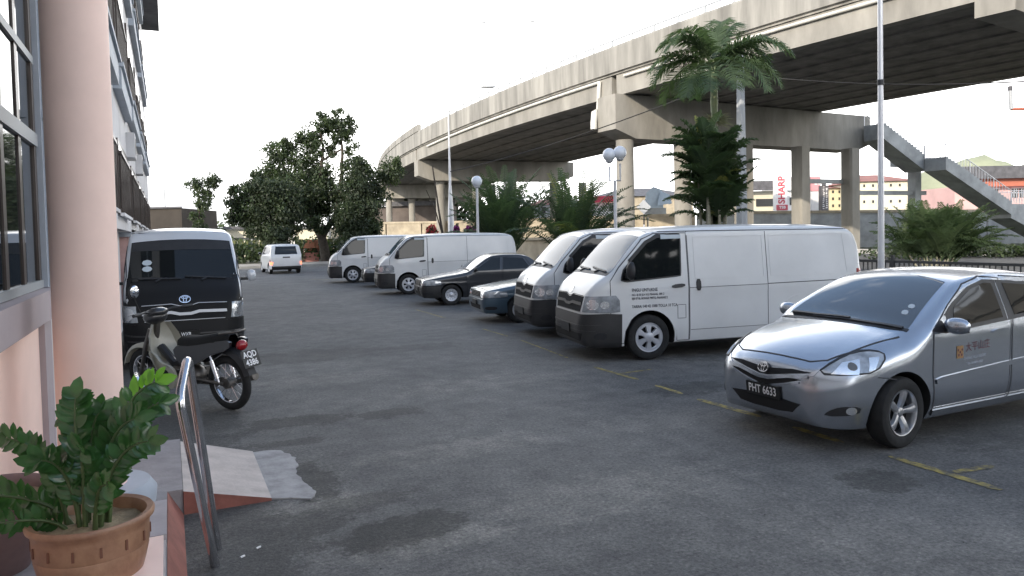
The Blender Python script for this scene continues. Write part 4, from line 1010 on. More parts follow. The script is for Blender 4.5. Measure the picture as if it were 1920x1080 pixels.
# porch column
pc = MB(); pc.lathe([(.001, .18), (.193, .18), (.192, 3.2), (.190, 7.0), (.001, 7.0)], 48); col_o = pc.build('porch_column', M['pink'], smooth=40)
col_o.location = (-.49, 5.50, 0); tag(col_o, 'round smooth pink column standing on the porch', 'column')
g = MB(); g.lathe([(.28, .18), (.36, .18), (.37, .27), (.33, .33), (.19, .33)], 40); o = g.build('column_base', M['bluegrey'], col_o, smooth=40)
# a pink boundary wall beside the dark van
g = MB(); g.box2((-.95, 18.2, 0), (-.78, 30, 2.02)); bw = g.build('boundary_wall', M['pinkd']); tag(bw, 'pink boundary wall with grey coping behind the dark van', 'wall')
g = MB(); g.box2((-.95, 18.1, 2.02), (-.70, 30.1, 2.18)); g.build('coping', M['bluegrey'], bw)
# porch, ramp
g = MB(); g.box2((-2.2, 1.2, -.05), (-.065, 7.1, .176)); g.box2((-.065, 5.64, -.05), (.034, 7.1, .174)); g.add([(-.063, 1.2, .175), (-.063, 5.638, .175), (.034, 5.638, 0), (.034, 1.2, 0), (-.063, 1.2, 0), (-.063, 5.638, 0)], [(0, 1, 2, 3), (1, 5, 2), (0, 3, 4)], 1)
o = g.build('porch_floor', [M['ramp'], M['kerbred']]); tag(o, 'grey porch floor with a red tiled riser under the pink column', 'porch')
g = MB()
x0, x1, ya, yb = .037, .62, 5.62, 7.05
g.add([(x0, ya, 0), (x1, ya, 0), (x0, ya, .165), (x1, ya, .02), (x0, yb, 0), (x1, yb + -.1, 0), (x0, yb, .165), (x1, yb - .1, .02)], [(2, 3, 7, 6)], 0)
g.add([(x0, ya, 0), (x1, ya, 0), (x1, ya, .02), (x0, ya, .165)], [(0, 1, 2, 3)], 1)
g.add([(x0, yb, 0), (x1, yb - .1, 0), (x1, yb - .1, .02), (x0, yb, .165)], [(3, 2, 1, 0)], 0)
rp = g.build('entrance_ramp', [mat('ramp_cream', (.52, .46, .42), .85, 0, 0, .22, 3.5, .2, 40), M['kerbred']], recalc=False); tag(rp, 'cream cement ramp with a red side leading from the porch to the car park', 'ramp')
g = MB(); vs = []
rq = random.Random(44); edge = [(.622, 5.64), (.70, 5.605), (.75, 5.59), (.81, 5.545), (.875, 5.50)] + [(.905 + .03 * math.sin(k * .37) + rq.uniform(-.014, .014) - .0022 * max(0, k - 24) ** 2 * .35, 5.50 + k * .048) for k in range(1, 30)] + [(.80, 6.93), (.72, 6.955), (.622, 6.95)]
n_ = len(edge); g.add([(x, y, .0) for x, y in edge] + [(x, y, .011) for x, y in edge], [tuple(range(n_, 2 * n_))] + [(i, (i + 1) % n_, n_ + (i + 1) % n_, n_ + i) for i in range(n_)])
g.build('ramp_apron', mat('apron_cement', (.36, .35, .345), .9, 0, 0, .25, 6, .3, 30), rp, recalc=False)
g = MB(); tri = [(.05, .0, .0)]
# pink kerb block beside the pots
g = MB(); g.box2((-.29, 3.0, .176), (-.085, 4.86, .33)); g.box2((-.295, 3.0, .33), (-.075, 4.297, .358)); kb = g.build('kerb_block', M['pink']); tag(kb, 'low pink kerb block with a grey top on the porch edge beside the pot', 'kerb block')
g = MB(); g.box2((-.295, 4.30, .33), (-.06, 4.88, .36)); g.box2((-.085, 3.0, .178), (-.070, 4.87, .33)); g.build('grey_top', mat('kerb_grey', (.40, .37, .38), .8, 0, 0, .15, 4), kb)  # grey far half of the top and outer strip; near half pink
# stainless hand rail hoop
g = MB()
a, b = at(404, 1062, 0), at(408, 1030, 0)
ta, tb = atd(336, 748, 4.15), atd(352, 668, 4.42)
def arc3(p, q, r, n=6):
    return [p.lerp(q, i / n) for i in range(n + 1)]
def fillet(pts, r=.07):
    out_ = [pts[0]]
    for i in range(1, len(pts) - 1):
        p, c, q = pts[i - 1], pts[i], pts[i + 1]; A = c + (p - c).normalized() * r; B = c + (q - c).normalized() * r
        out_ += [A.lerp(c, t / 5).lerp(c.lerp(B, t / 5), t / 5) for t in range(6)]
    return out_ + [pts[-1]]
g.tube(fillet([a, ta, tb, b], .07), .026, 16)
hr = g.build('hand_rail', M['steel'], smooth=60); tag(hr, 'leaning stainless steel tube hand rail beside the ramp', 'hand rail')

# ------------------------------------------------------------------ pots and ZZ plant
def leafq(mb, p, d, up, ln, wd, mi=0, fold=.25):
    d = d.normalized(); s = d.cross(up)
    if s.length < 1e-3: s = d.orthogonal()
    s.normalize(); n = s.cross(d).normalized()
    pts = [(0, 0), (.22, .36), (.52, .5), (.80, .36), (1, .03)]
    vs = []
    for t, wv in pts:
        c = p + d * ln * t - n * (ln * .16 * t * t)
        vs += [c - s * wv * wd + n * fold * wv * wd, c, c + s * wv * wd + n * fold * wv * wd]
    fs = []
    for i in range(len(pts) - 1): fs += [(3*i, 3*i+1, 3*i+4, 3*i+3), (3*i+1, 3*i+2, 3*i+5, 3*i+4)]
    mb.add(vs, fs, mi)
def pot(name, loc, rtop, h, m, label):
    r = empty(name, loc)
    g = MB(); R_ = rtop
    g.lathe([(.001, 0), (R_ * .60, 0), (R_ * .70, h * .18), (R_ * .86, h * .48), (R_ * .915, h * .62), (R_ * .905, h * .655), (R_ * .93, h * .67), (R_ * .935, h * .84), (R_ * .955, h * .90), (R_ * 1.02, h * .935), (R_ * 1.03, h * .975), (R_ * 1.0, h), (R_ * .90, h * .985), (R_ * .86, h * .93), (R_ * .84, h * .78)], 56)
    for k in range(14):
        a = 2 * math.pi * k / 14
        g.box((R_ * .937 * math.cos(a), R_ * .937 * math.sin(a), h * .76), (.008, .010, h * .10), 1, Matrix.Rotation(a, 3, 'Z'))
    g.build('bowl', [m, mat('terracotta_dark', (.15, .06, .035), .7)], r, smooth=50)
    g = MB(); g.lathe([(.001, h * .90), (R_ * .5, h * .885), (R_ * .872, h * .87)], 30)
    for i in range(len(g.v)):
        x, y, z = g.v[i]; g.v[i] = (x, y, z + .012 * math.sin(x * 31) * math.cos(y * 27))
    g.build('soil', M['soil'], r, smooth=60)
    return tag(r, label, 'plant pot')
pp = atd(171, 965, 3.5)
pot1 = pot('terracotta_pot', (pp.x, pp.y, .177), .262, .46, M['terra'], 'orange brown terracotta pot with banded rim, nearest on the porch')
pq = atd(-28, 940, 3.95)
pot2 = pot('plum_pot', (pq.x, pq.y, .177), .32, .42, M['plum'], 'dark plum brown pot at the lower left edge beside the terracotta pot')
zz = empty('leafy_pot_plant', (pp.x, pp.y, .177 + .40)); tag(zz, 'glossy dark green plant with arching feather stems growing in the terracotta pot', 'plant')
camr = CROT @ Vector((1, 0, 0)); camf = CROT @ Vector((0, 0, -1)); camf.z = 0; camf.normalize(); camr.z = 0; camr.normalize()
rz = random.Random(11)
for (bx, by, tx, ty, tz, ln, ls, mi) in (
    (-.06, .00, -.05, .0, .60, .115, .080, 0), (-.03, .03, .03, .05, .52, .11, .075, 0), (-.10, -.02, -.36, -.03, .43, .10, .065, 0), (-.09, .0, -.53, -.14, .20, .115, .08, 0),
    (.05, .03, .30, .05, .66, .11, .07, 1), (.03, .0, .22, .0, .50, .12, .075, 0), (.06, -.03, .33, -.10, .42, .11, .07, 0), (0, -.05, .06, -.16, .40, .12, .08, 0), (-.03, -.04, -.12, -.16, .36, .12, .08, 0),
    (-.08, -.06, -.30, -.22, .10, .10, .07, 0), (.07, .02, .27, .14, .54, .11, .07, 0), (.02, .05, .12, .18, .46, .10, .06, 0), (-.02, .0, -.16, .10, .50, .11, .075, 0), (.05, -.06, .20, -.22, .26, .10, .07, 0), (.04, .02, .13, .02, .30, .10, .06, 0)):
    g = MB(); g2 = MB()
    P0 = camr * bx + camf * by; T = camr * tx + camf * ty + Vector((0, 0, tz)); C1 = P0 + Vector((0, 0, tz * .75)) + (T - P0) * .12 * Vector((1, 1, 0)).length
    pts = []
    for i in range(13):
        t = i / 12; pts.append(P0 * (1 - t) ** 2 + C1 * 2 * t * (1 - t) + T * t * t)
    g.tube(pts, [.013 * (1 - .75 * i / 12) for i in range(13)], 6)
    npair = 16 if tz > .3 or abs(tx) > .4 else 10
    for k in range(npair):
        t = .20 + .80 * k / (npair - 1); p = P0 * (1 - t) ** 2 + C1 * 2 * t * (1 - t) + T * t * t
        d = ((C1 - P0) * 2 * (1 - t) + (T - C1) * 2 * t).normalized()
        s = d.cross(camf).normalized() if abs(d.dot(camf)) < .95 else camr
        s = (s + camf * rz.uniform(-.35, .35)).normalized()
        for sg in (-1, 1):
            dd = (s * sg * .78 + d * .62 + Vector((rz.uniform(-.12, .12), rz.uniform(-.12, .12), rz.uniform(-.1, .12))))
            leafq(g2, p, dd, -camf + Vector((rz.uniform(-.5, .5), rz.uniform(-.3, .3), .55)), ln * .84 * rz.uniform(.85, 1.12) * (1 - .25 * abs(t - .55)), ls * rz.uniform(.55, .72), 1 if (mi and k > 9 and sg > 0) else 0)
    leafq(g2, T, (T - C1).normalized(), -camf, ln * .9, ls * .8, 1 if mi else 0)
    st = g.build('stem', M['stem'], zz, smooth=60); g2.build('leaflets', [M['zz'], M['zzl']], st, smooth=50, recalc=False)

# ------------------------------------------------------------------ motorcycle
def make_bike():
    r = empty('motorcycle', (0, 0, 0))   # x forward, front axle at +.63, rear axle at -.63
    Rw = .285
    def bwheel(x, z=Rw):
        m = MB(); n = 40
        prof = []
        for k in range(10):
            a = 2 * math.pi * k / 10; prof.append((Rw - .042 + .042 * math.cos(a), .036 * math.sin(a)))
        m.lathe(prof + [prof[0]], n, 0, axis='Y'); t = m.build('wheel', M['rubber'], r, (x, 0, z), smooth=60)
        m = MB(); m.lathe([(Rw - .088, -.02), (Rw - .080, -.022), (Rw - .080, .022), (Rw - .088, .02), (Rw - .088, -.02)], n, 0, axis='Y')
        for k in range(18):
            a = 2 * math.pi * k / 18; b = a + (.5 if k % 2 else -.5)
            m.tube([(.05 * math.cos(b), .02 * (-1) ** (k // 2), .05 * math.sin(b)), ((Rw - .085) * math.cos(a), 0, (Rw - .085) * math.sin(a))], .003, 4, 0)
        m.lathe([(.001, -.05), (.055, -.05), (.06, 0), (.055, .05), (.001, .05)], 16, 1, axis='Y')
        m.build('rim', [M['chrome'], M['engine']], t, smooth=40)
    bwheel(.63); bwheel(-.63)
    g = MB()
    for s in (-1, 1): g.tube([(.63, s * .075, Rw), (.50, s * .075, .62), (.43, s * .05, .80)], [.020, .024, .024], 10)
    g.tube([(.45, 0, .58), (.36, 0, .93)], .03, 10); g.build('front_fork', M['engine'], r, smooth=50)
    g = MB(); n = 9
    for k in range(n):
        a = R(25 + 120 * k / (n - 1))
    vs = []
    for k in range(n):
        a = R(15 + 125 * k / (n - 1)); rad = Rw + .045
        for y, dz in ((-.06, -.03), (-.035, .012), (.035, .012), (.06, -.03)): vs.append((.63 + (rad + dz) * math.cos(a), y, Rw + (rad + dz) * math.sin(a)))
    g.add(vs, [(i * 4 + j, i * 4 + j + 1, (i + 1) * 4 + j + 1, (i + 1) * 4 + j) for i in range(n - 1) for j in range(3)]); g.build('front_mudguard', M['cream'], r, smooth=60, recalc=False)
    # leg shield with headset
    g = MB(); pr = [(.40, .86, .10), (.385, .74, .17), (.345, .58, .205), (.27, .44, .22), (.17, .33, .22), (.10, .25, .16)]
    vs = []
    for x, z, hw in pr:
        for y, dx in ((-1, -.10), (-.8, -.03), (-.3, .02), (.3, .02), (.8, -.03), (1, -.10)): vs.append((x + dx, y * hw, z))
    g.add(vs, [(i * 6 + j, i * 6 + j + 1, (i + 1) * 6 + j + 1, (i + 1) * 6 + j) for i in range(len(pr) - 1) for j in range(5)])
    for s in (-1, 1):
        sh = [(.33, .60), (.26, .46), (.17, .34), (.10, .22), (-.02, .20), (-.07, .28), (-.06, .40), (.03, .46), (.14, .47), (.22, .56)]
        g.prism(chaikin(sh, 1), .03, lambda a, b, t, s=s: (a, s * (.155 + t), b))
        g.lathe([(.001, 0), (.05, 0)], 14, 1, (.07, s * .190, .36), 'Y')
    g.build('leg_shield', [M['cream'], M['dark']], r, smooth=30)
    g = MB(); g.ell((.40, 0, .93), (.10, .13, .085), 16, 0); g.ell((.36, 0, .985), (.09, .12, .05), 12, 0); g.ell((.48, 0, .93), (.035, .085, .065), 14, 1); g.build('headlight_cowl', [M['black'], M['lens']], r, smooth=60)
    g = MB()
    for s in (-1, 1):
        g.tube([(.36, 0, .97), (.34, s * .16, 1.00), (.26, s * .32, 1.0)], .013, 8, 0); g.tube([(.285, s * .25, 1.0), (.25, s * .35, 1.0)], .019, 8, 0); g.tube([(.31, s * .24, 1.01), (.40, s * .31, .99)], .006, 6, 1)
    g.build('handlebar', [M['plastic'], M['chrome']], r, smooth=50)
    for s in (1,):
        g = MB(); g.tube([(.31, s * .22, 1.0), (.30, s * .27, 1.12), (.28, s * .30, 1.20)], .006, 6, 1); g.ell((.265, s * .31, 1.25), (.022, .058, .075), 14, 1); g.ell((.25, s * .31, 1.25), (.012, .050, .066), 14, 0)
        g.build('mirror', [mat('mirror_glass', (.85, .87, .92), .04, 1.0), M['plastic']], r, smooth=60)
    g = MB(); vs = []
    for x, z, hw in ((.02, .70, .06), (-.05, .73, .11), (-.22, .735, .125), (-.36, .755, .13), (-.55, .79, .125), (-.70, .80, .10), (-.74, .78, .06)):
        for y, dz in ((-1, -.07), (-.9, -.015), (-.5, .012), (.5, .012), (.9, -.015), (1, -.07)): vs.append((x, y * hw, z + dz))
    g.add(vs, [(i * 6 + j, i * 6 + j + 1, (i + 1) * 6 + j + 1, (i + 1) * 6 + j) for i in range(6) for j in range(5)]); g.build('seat', M['seat'], r, smooth=60, recalc=False)
    g = MB()
    for s in (-1, 1): g.prism(chaikin([(.02, .64), (-.20, .68), (-.60, .73), (-.82, .76), (-.80, .66), (-.50, .58), (-.28, .46), (-.10, .44), (0, .52)], 1), .03, lambda a, b, t, s=s: (a, s * (.085 + t), b))
    g.tube([(.36, 0, .60), (.15, 0, .42), (-.05, 0, .46), (-.35, 0, .62)], .045, 8); g.build('side_panel', M['black'], r, smooth=35)
    g = MB(); g.ell((.08, 0, .34), (.15, .10, .085), 12); g.ell((-.12, 0, .33), (.15, .12, .11), 14); g.box((-.12, .10, .32), (.20, .06, .16)); g.box((-.12, -.10, .32), (.20, .06, .16)); g.tube([(.22, 0, .36), (.34, 0, .37)], .05, 10); g.build('engine', M['engine'], r, smooth=50)
    g = MB(); g.tube([(.20, -.08, .30), (.10, -.12, .20), (-.25, -.14, .20)], .016, 8); g.tube([(-.22, -.14, .20), (-.36, -.15, .23), (-.82, -.16, .33)], [.022, .045, .042], 12); g.build('exhaust', M['engine'], r, smooth=50)
    for s in (-1, 1):
        g = MB(); g.tube([(-.60, s * .10, .31), (-.50, s * .10, .60)], .012, 8); g.tube([(-.585, s * .10, .35), (-.525, s * .10, .53)], .026, 10); g.build('shock_absorber', M['chrome'], r, smooth=50)
    g = MB()
    for s in (-1, 1): g.tube([(-.10, s * .07, .32), (-.63, s * .07, Rw)], .018, 8)
    g.build('swing_arm', M['engine'], r, smooth=50)
    g = MB(); vs = []; n = 9
    for k in range(n):
        a = R(60 + 105 * k / (n - 1)); rad = Rw + .055
        for y, dz in ((-.07, -.04), (-.045, .01), (.045, .01), (.07, -.04)): vs.append((-.63 + (rad + dz) * math.cos(a), y, Rw + .02 + (rad + dz) * math.sin(a)))
    g.add(vs, [(i * 4 + j, i * 4 + j + 1, (i + 1) * 4 + j + 1, (i + 1) * 4 + j) for i in range(n - 1) for j in range(3)]); g.build('rear_mudguard', M['plastic'], r, smooth=60, recalc=False)
    g = MB(); g.ell((-.85, 0, .69), (.045, .065, .055), 14); g.build('tail_light', M['redlens'], r, smooth=60)
    g = MB(); g.tube([(-.66, -.10, .81), (-.82, -.08, .83), (-.85, 0, .835), (-.82, .08, .83), (-.66, .10, .81)], .010, 8); g.build('grab_rail', M['engine'], r, smooth=60)
    g = MB(); g.box((0, 0, 0), (.008, .20, .17), 0)
    for t, dz in (('AQD', .042), ('4386', -.040)): text_on(g, t, .085, lambda a, b, dz=dz: (-.0055, -a, b + dz), 1, .85, .002)
    o = g.build('number_plate', [M['plate'], M['platew']], r, (-.955, .0, .56), recalc=False); o.rotation_euler = (0, R(18), 0)
    g = MB(); g.tube([(-.10, .10, .22), (-.16, .22, .01)], .010, 8); g.tube([(.05, -.22, .24), (.05, .22, .24)], .010, 8)
    g.build('stand', M['engine'], r, smooth=50)
    return r
bike = make_bike(); bike.scale = (1.18, 1.10, 1.09)
bp0, bp1 = at(435, 768, 0), at(232, 738, 0); dd = (bp1 - bp0); ang = math.atan2(dd.y, dd.x)
bc = bp0 + dd.normalized() * .74
bike.location = (bc.x, bc.y, 0); bike.rotation_euler = (R(-4), 0, ang)
tag(bike, 'cream and black motorcycle with rear plate AQD 4386 parked in front of the dark van', 'motorcycle')
# ------------------------------------------------------------------ flyover (deck edge curve in plan, metres)
def ex(y): return 25.55 + .0019 * (y - 62) ** 2
def en(y):
    t = Vector((2 * .0019 * (y - 62), 1)).normalized(); return Vector((t.y, -t.x)), t      # outward (+x), along
def ep(y, d): n, t = en(y); return Vector((ex(y), y)) + n * d
YS = [-14 + i * 3.0 for i in range(64)]
ZG, ZD, ZP, WB = 10.62, 11.95, 13.75, 19.0
fo = empty('flyover', (27, 41, 0)); tag(fo, 'long curved concrete flyover with girders, crossbeams and a railed parapet', 'flyover')
Fo = (-27, -41, 0)
def sweep(prof, ys, mb, mi=0, cap=True):
    """prof: closed list of (d, z)"""
    k = len(prof); vs = []
    for y in ys:
        for d, z in prof: p = ep(y, d); vs.append((p.x, p.y, z))
    fs = [(i * k + j, i * k + (j + 1) % k, (i + 1) * k + (j + 1) % k, (i + 1) * k + j) for i in range(len(ys) - 1) for j in range(k)]
    if cap: fs += [tuple(range(k)), tuple((len(ys) - 1) * k + j for j in range(k))[::-1]]
    mb.add(vs, fs, mi)
def span(a, b, st=3.0):
    n = max(1, int(round((b - a) / st))); return [a + (b - a) * i / n for i in range(n + 1)]
g = MB(); sweep([(.0, ZD), (.0, ZD + .10), (-.16, ZD + .14), (-.16, ZP - .12), (-.10, ZP), (.22, ZP), (.26, ZD + .7), (.40, ZD + .35), (WB - .4, ZD + .35), (WB - .26, ZD + .7), (WB - .22, ZP), (WB + .10, ZP), (WB + .16, ZP - .12), (WB + .16, ZD + .14), (WB, ZD + .10), (WB, ZD)], YS, g)
g.build('deck', M['concp'], fo, off=Fo, smooth=25)
# joints in the parapet
PIERS = (18.2, 41.2, 83.5, 124.0, 164.0)
SP = [(-14, 17.9)] + [(a + .25, b - .25) for a, b in zip(PIERS[:-1], PIERS[1:])] + [(164.3, 175)]
for a, b in SP:
    ys = span(a, b)
    for k in range(9):
        d0 = .10 + k * (WB - .2 - .62) / 8
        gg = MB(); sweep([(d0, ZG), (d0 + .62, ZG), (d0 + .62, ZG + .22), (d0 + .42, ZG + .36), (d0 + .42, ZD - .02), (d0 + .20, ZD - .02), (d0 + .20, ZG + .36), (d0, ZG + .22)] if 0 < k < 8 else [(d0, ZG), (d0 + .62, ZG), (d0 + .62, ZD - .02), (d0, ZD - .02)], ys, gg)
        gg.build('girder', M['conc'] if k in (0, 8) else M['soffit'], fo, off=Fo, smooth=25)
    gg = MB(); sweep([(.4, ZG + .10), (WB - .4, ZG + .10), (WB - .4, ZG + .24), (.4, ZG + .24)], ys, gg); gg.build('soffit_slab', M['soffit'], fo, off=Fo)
    if b - a > 10:
        for q in (.33, .66):
            gg = MB()
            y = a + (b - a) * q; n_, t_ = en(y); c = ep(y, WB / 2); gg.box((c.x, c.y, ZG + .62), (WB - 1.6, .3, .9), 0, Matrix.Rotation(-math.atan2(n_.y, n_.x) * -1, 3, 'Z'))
            gg.build('diaphragm', M['soffit'], fo, off=Fo)
# steel rail on the parapet
g = MB(); g.tube([(*ep(y, .06), ZP + .42) for y in span(-12, 81, 2)], .055, 8)
y = -12
while y < 81:
    p = ep(y, .06); g.box((p.x, p.y, ZP + .20), (.10, .16, .40), 0); y += 2.05
g.build('parapet_rail', M['poleg'], fo, off=Fo)
g = MB(); sweep([(-.20, ZP), (-.20, ZP + .75), (.24, ZP + .75), (.24, ZP)], span(81.5, 166), g); g.build('raised_parapet', M['concp'], fo, off=Fo)
# drain pipe along the fascia with a downpipe at the pier
g = MB(); g.tube([(*ep(y, -.02), ZD - .17 - .004 * (y - 41)) for y in span(42.6, 78, 3)] , .11, 10)
pA = ep(42.6, -.02); g.tube([(pA.x, pA.y, ZD - .15), (pA.x - .05, pA.y, ZD - .5), (pA.x - .1, pA.y + .1, 9.9)], .13, 10)
g.tube([(pA.x - .6, pA.y - .3, 9.75), (pA.x - .75, pA.y - .4, 9.0), (pA.x - .75, pA.y - .4, 8.6)], .22, 12); g.tube([(pA.x - .1, pA.y + .1, 9.9), (pA.x - .5, pA.y - .2, 9.8)], .13, 8)
g.tube([(*ep(y, -.02), ZD - .25) for y in span(20, 40.0, 3)], .09, 10)
g.build('drain_pipe', M['pvc'], fo, off=Fo, smooth=50)
def crossbeam(y, zb, zt, wd, d0=-.55, d1=WB + .6, taper=1.6, cols=(), colr=.52, rnd=2, far=()):
    n_, t_ = en(y); ang = math.atan2(n_.y, n_.x); c = Vector((ex(y), y))
    pr = [(d0, zt), (d0, zb + .55 if taper else zb), (d0 + taper, zb), (d1 - taper, zb), (d1, zb + .55 if taper else zb), (d1, zt)]
    gg = MB()
    def f(a, b, t): p = c + n_ * a + t_ * (t - wd / 2); return (p.x, p.y, b)
    gg.prism(pr, wd, f); gg.build('crossbeam', M['conc'], fo, off=Fo)
    for i, x in enumerate(cols):
        gg = MB()
        if i < rnd: gg.lathe([(.001, -.1), (colr, -.1), (colr, zb - .01), (.001, zb - .01)], 32, 0, (x, y, 0)); gg.build('pier_column', M['conc'], fo, off=Fo, smooth=40)
        else:
            s = colr * .93; ch = .14
            gg.prism([(-s + ch, -s), (s - ch, -s), (s, -s + ch), (s, s - ch), (s - ch, s), (-s + ch, s), (-s, s - ch), (-s, -s + ch)], zb + .09, lambda a, b, t: (x + a, y + b, t - .1)); gg.build('pier_column', M['conc'], fo, off=Fo)
crossbeam(41.2, 7.84, 10.6, 1.9, cols=(27.2, 31.8, 37.1, 42.5, 47.6), d1=24.6, colr=.57)
crossbeam(83.5, 8.28, 10.6, 1.9, cols=(29.3, 33.9, 38.7, 44.4, 50.5, 57.5)[:4] + (48.6,), rnd=5, d0=.0)
crossbeam(124, 8.33, 10.6, 1.9, cols=(34.3, 38.3, 44.5, 49.5), rnd=4)
crossbeam(164, 8.33, 10.6, 1.9, cols=(46.5, 51.5, 56.5), rnd=4)
crossbeam(18.2, 9.75, 10.6, 1.4, cols=(), taper=0, d0=-.75)
# tie beams between the right-hand pier columns
for a, b, z in ((42.5, 47.6, 5.2), (47.6, 57.0, 4.35)):
    g = MB(); g.box2((a + .5, 41.4, z), (b - .5, 41.75, z + .32)); g.build('tie_beam', M['concg'], fo, off=Fo)
# stairs going down to the right from the end of the crossbeam
st = empty('footbridge_stairs', (50, 41, 0)); tag(st, 'grey concrete footbridge stairs with thin railings going down to the right', 'stairs')
So = (-50, -41, 0)
def flight(xa, za, xb, zb_, th, yc, wd, n):
    gg = MB(); pr = []
    for i in range(n):
        x = xa + (xb - xa) * i / n; z = za + (zb_ - za) * i / n; pr += [(x, z), (x + (xb - xa) / n, z)]
    pr += [(xb, zb_ - th), (xa, za - th)]
    gg.prism(pr, wd, lambda a, b, t: (a, yc - wd / 2 + t, b)); return gg
g = flight(49.9, 9.75, 54.6, 7.35, 1.2, 41, 1.8, 14); g.build('upper_flight', M['concg'], st, off=So)
g = MB(); g.box2((54.6, 40.1, 6.75), (56.3, 43.3, 7.22)); g.box2((54.9, 41.2, 0), (55.6, 41.9, 6.75)); g.build('landing', M['concg'], st, off=So)
g = flight(54.4, 7.1, 62.4, 3.6, 1.0, 39.15, 1.8, 24); g.build('lower_flight', M['concg'], st, off=So)
g = MB(); g.prism([(62.4, 3.45), (72, 3.45), (72, .2), (68.4, .2), (62.4, 2.3)], 1.8, lambda a, b, t: (a, 38.25 + t, b)); g.build('lower_landing', M['concg'], st, off=So)
g = MB()
def rail(pts, ys, n):
    for yy in ys:
        g.tube([(x, yy, z + 1.0) for x, z in pts], .035, 6)
        for (xa, za), (xb, zb_) in zip(pts[:-1], pts[1:]):
            k = max(2, int(abs(xb - xa) / n))
            for i in range(k + 1): x = xa + (xb - xa) * i / k; z = za + (zb_ - za) * i / k; g.tube([(x, yy, z), (x, yy, z + 1.0)], .022 if i % 8 else .04, 5)
rail([(49.9, 9.75), (54.6, 7.35), (56.3, 7.22)], (40.2, 41.85), 1.4); rail([(54.4, 7.1), (62.4, 3.55), (70, 3.45)], (38.3, 40.0), .36)
g.build('stair_railing', M['polew'], st, off=So)
# ------------------------------------------------------------------ retaining wall behind the piers, lower wall nearer
wp = [atd(660, 417, 92), atd(860, 414, 88), atd(980, 410, 80), atd(1130, 405, 74), atd(1400, 396, 69), atd(1700, 393, 67), atd(2000, 392, 70)]
rw = empty('retaining_wall', (wp[3].x, wp[3].y, 0)); tag(rw, 'long weathered concrete retaining wall under the flyover', 'wall')
g = MB(); gc = MB()
for a, b in zip(wp[:-1], wp[1:]):
    d = (Vector((b.x, b.y)) - Vector((a.x, a.y))); L_ = d.length; d.normalize(); n_ = Vector((-d.y, d.x))
    k = max(1, int(L_ / 4.0))
    for i in range(k):
        p = a.lerp(b, i / k); q = a.lerp(b, (i + 1) / k - .012)
        g.add([(p.x, p.y, 0), (q.x, q.y, 0), (q.x + n_.x * .4, q.y + n_.y * .4, 0), (p.x + n_.x * .4, p.y + n_.y * .4, 0), (p.x, p.y, p.z - .25), (q.x, q.y, q.z - .25), (q.x + n_.x * .4, q.y + n_.y * .4, q.z - .25), (p.x + n_.x * .4, p.y + n_.y * .4, p.z - .25)], [(0, 3, 2, 1), (4, 5, 6, 7), (0, 1, 5, 4), (1, 2, 6, 5), (2, 3, 7, 6), (3, 0, 4, 7)], 0 if p.x < 45 else 1)
    gc.add([(p.x - n_.x * .1, p.y - n_.y * .1, z) for p, z in ((a, a.z - .25), (b, b.z - .25), (b, b.z), (a, a.z))] + [(p.x + n_.x * .5, p.y + n_.y * .5, z) for p, z in ((a, a.z - .25), (b, b.z - .25), (b, b.z), (a, a.z))], [(0, 1, 2, 3), (7, 6, 5, 4), (3, 2, 6, 7), (0, 4, 5, 1)], 0)
ro = (-wp[3].x, -wp[3].y, 0)
g.build('wall_panel', [M['tanw'], M['concg']], rw, off=ro, recalc=False); gc.build('coping', M['tanw'], rw, off=ro, recalc=False)
g = MB(); g.box2((17.6, 24, 0), (17.9, 60, 1.55)); lw = g.build('garden_wall', M['tanw']); tag(lw, 'low tan garden wall with a flat ledge behind the vans and palms', 'wall')
g = MB(); g.box2((17.45, 23.9, 1.55), (18.05, 60.1, 1.68)); g.build('coping', M['tanw'], lw)
# iron fence behind the car park
fe = empty('iron_fence', (15.4, 14, 0)); tag(fe, 'low dark iron railing fence between the white van and the bushy palm', 'fence')
g = MB(); gb = MB()
for i in range(110):
    y = 5.5 + i * .125; gb.box((15.6, y, .56), (.022, .022, 1.0))
g.box2((15.58, 5.4, 1.02), (15.62, 19.3, 1.08)); g.box2((15.58, 5.4, .14), (15.62, 19.3, .18))
g.build('rail', M['fencei'], fe, off=(-15.4, -14, 0)); gb.build('bars', M['fencei'], fe, off=(-15.4, -14, 0))
for y in (5.4, 8.9, 12.3, 15.8, 19.2): g = MB(); g.box((15.6, y, .6), (.07, .07, 1.2)); g.build('post', M['fencei'], fe, off=(-15.4, -14, 0))

# ------------------------------------------------------------------ poles, lamps, cables
def pole(name, loc, prof, m, label, cat, n=20):
    r = empty(name, loc); g = MB(); g.lathe(prof, n); g.build('pole', m, r, smooth=60); return tag(r, label, cat)
p = atd(1652, 450, 15)
fp = pole('flagpole', (p.x, p.y, 0), [(.001, 0), (.075, 0), (.07, .3), (.058, 2), (.050, 6), (.034, 11), (.001, 11)], M['flagw'], 'slim white metal flagpole behind the silver sedan', 'flagpole')
g = MB(); g.lathe([(.001, 0), (.12, 0), (.12, .12), (.08, .14)], 16); g.build('base', M['concg'], fp); g = MB(); g.lathe([(.062, 4.70), (.066, 4.71), (.066, 4.80), (.062, 4.81)], 16); g.build('band', M['plastic'], fp)
p = atd(1390, 300, 26)
up = empty('utility_pole', (p.x, p.y, 0)); tag(up, 'pale square concrete utility pole beside the tall palm', 'utility pole')
g = MB(); g.box((0, 0, 4.1), (.30, .30, 8.2), 0, None, (.55, .55)); g.build('pole', M['poleg'], up); g = MB(); g.box((0, 0, 7.25), (.24, .24, .05)); g.build('band', M['plastic'], up)
p = atd(846, 430, 40)
sl = empty('street_lamp', (p.x, p.y, 0)); tag(sl, 'tall grey street lamp with a curved arm standing behind the far vans', 'street lamp')
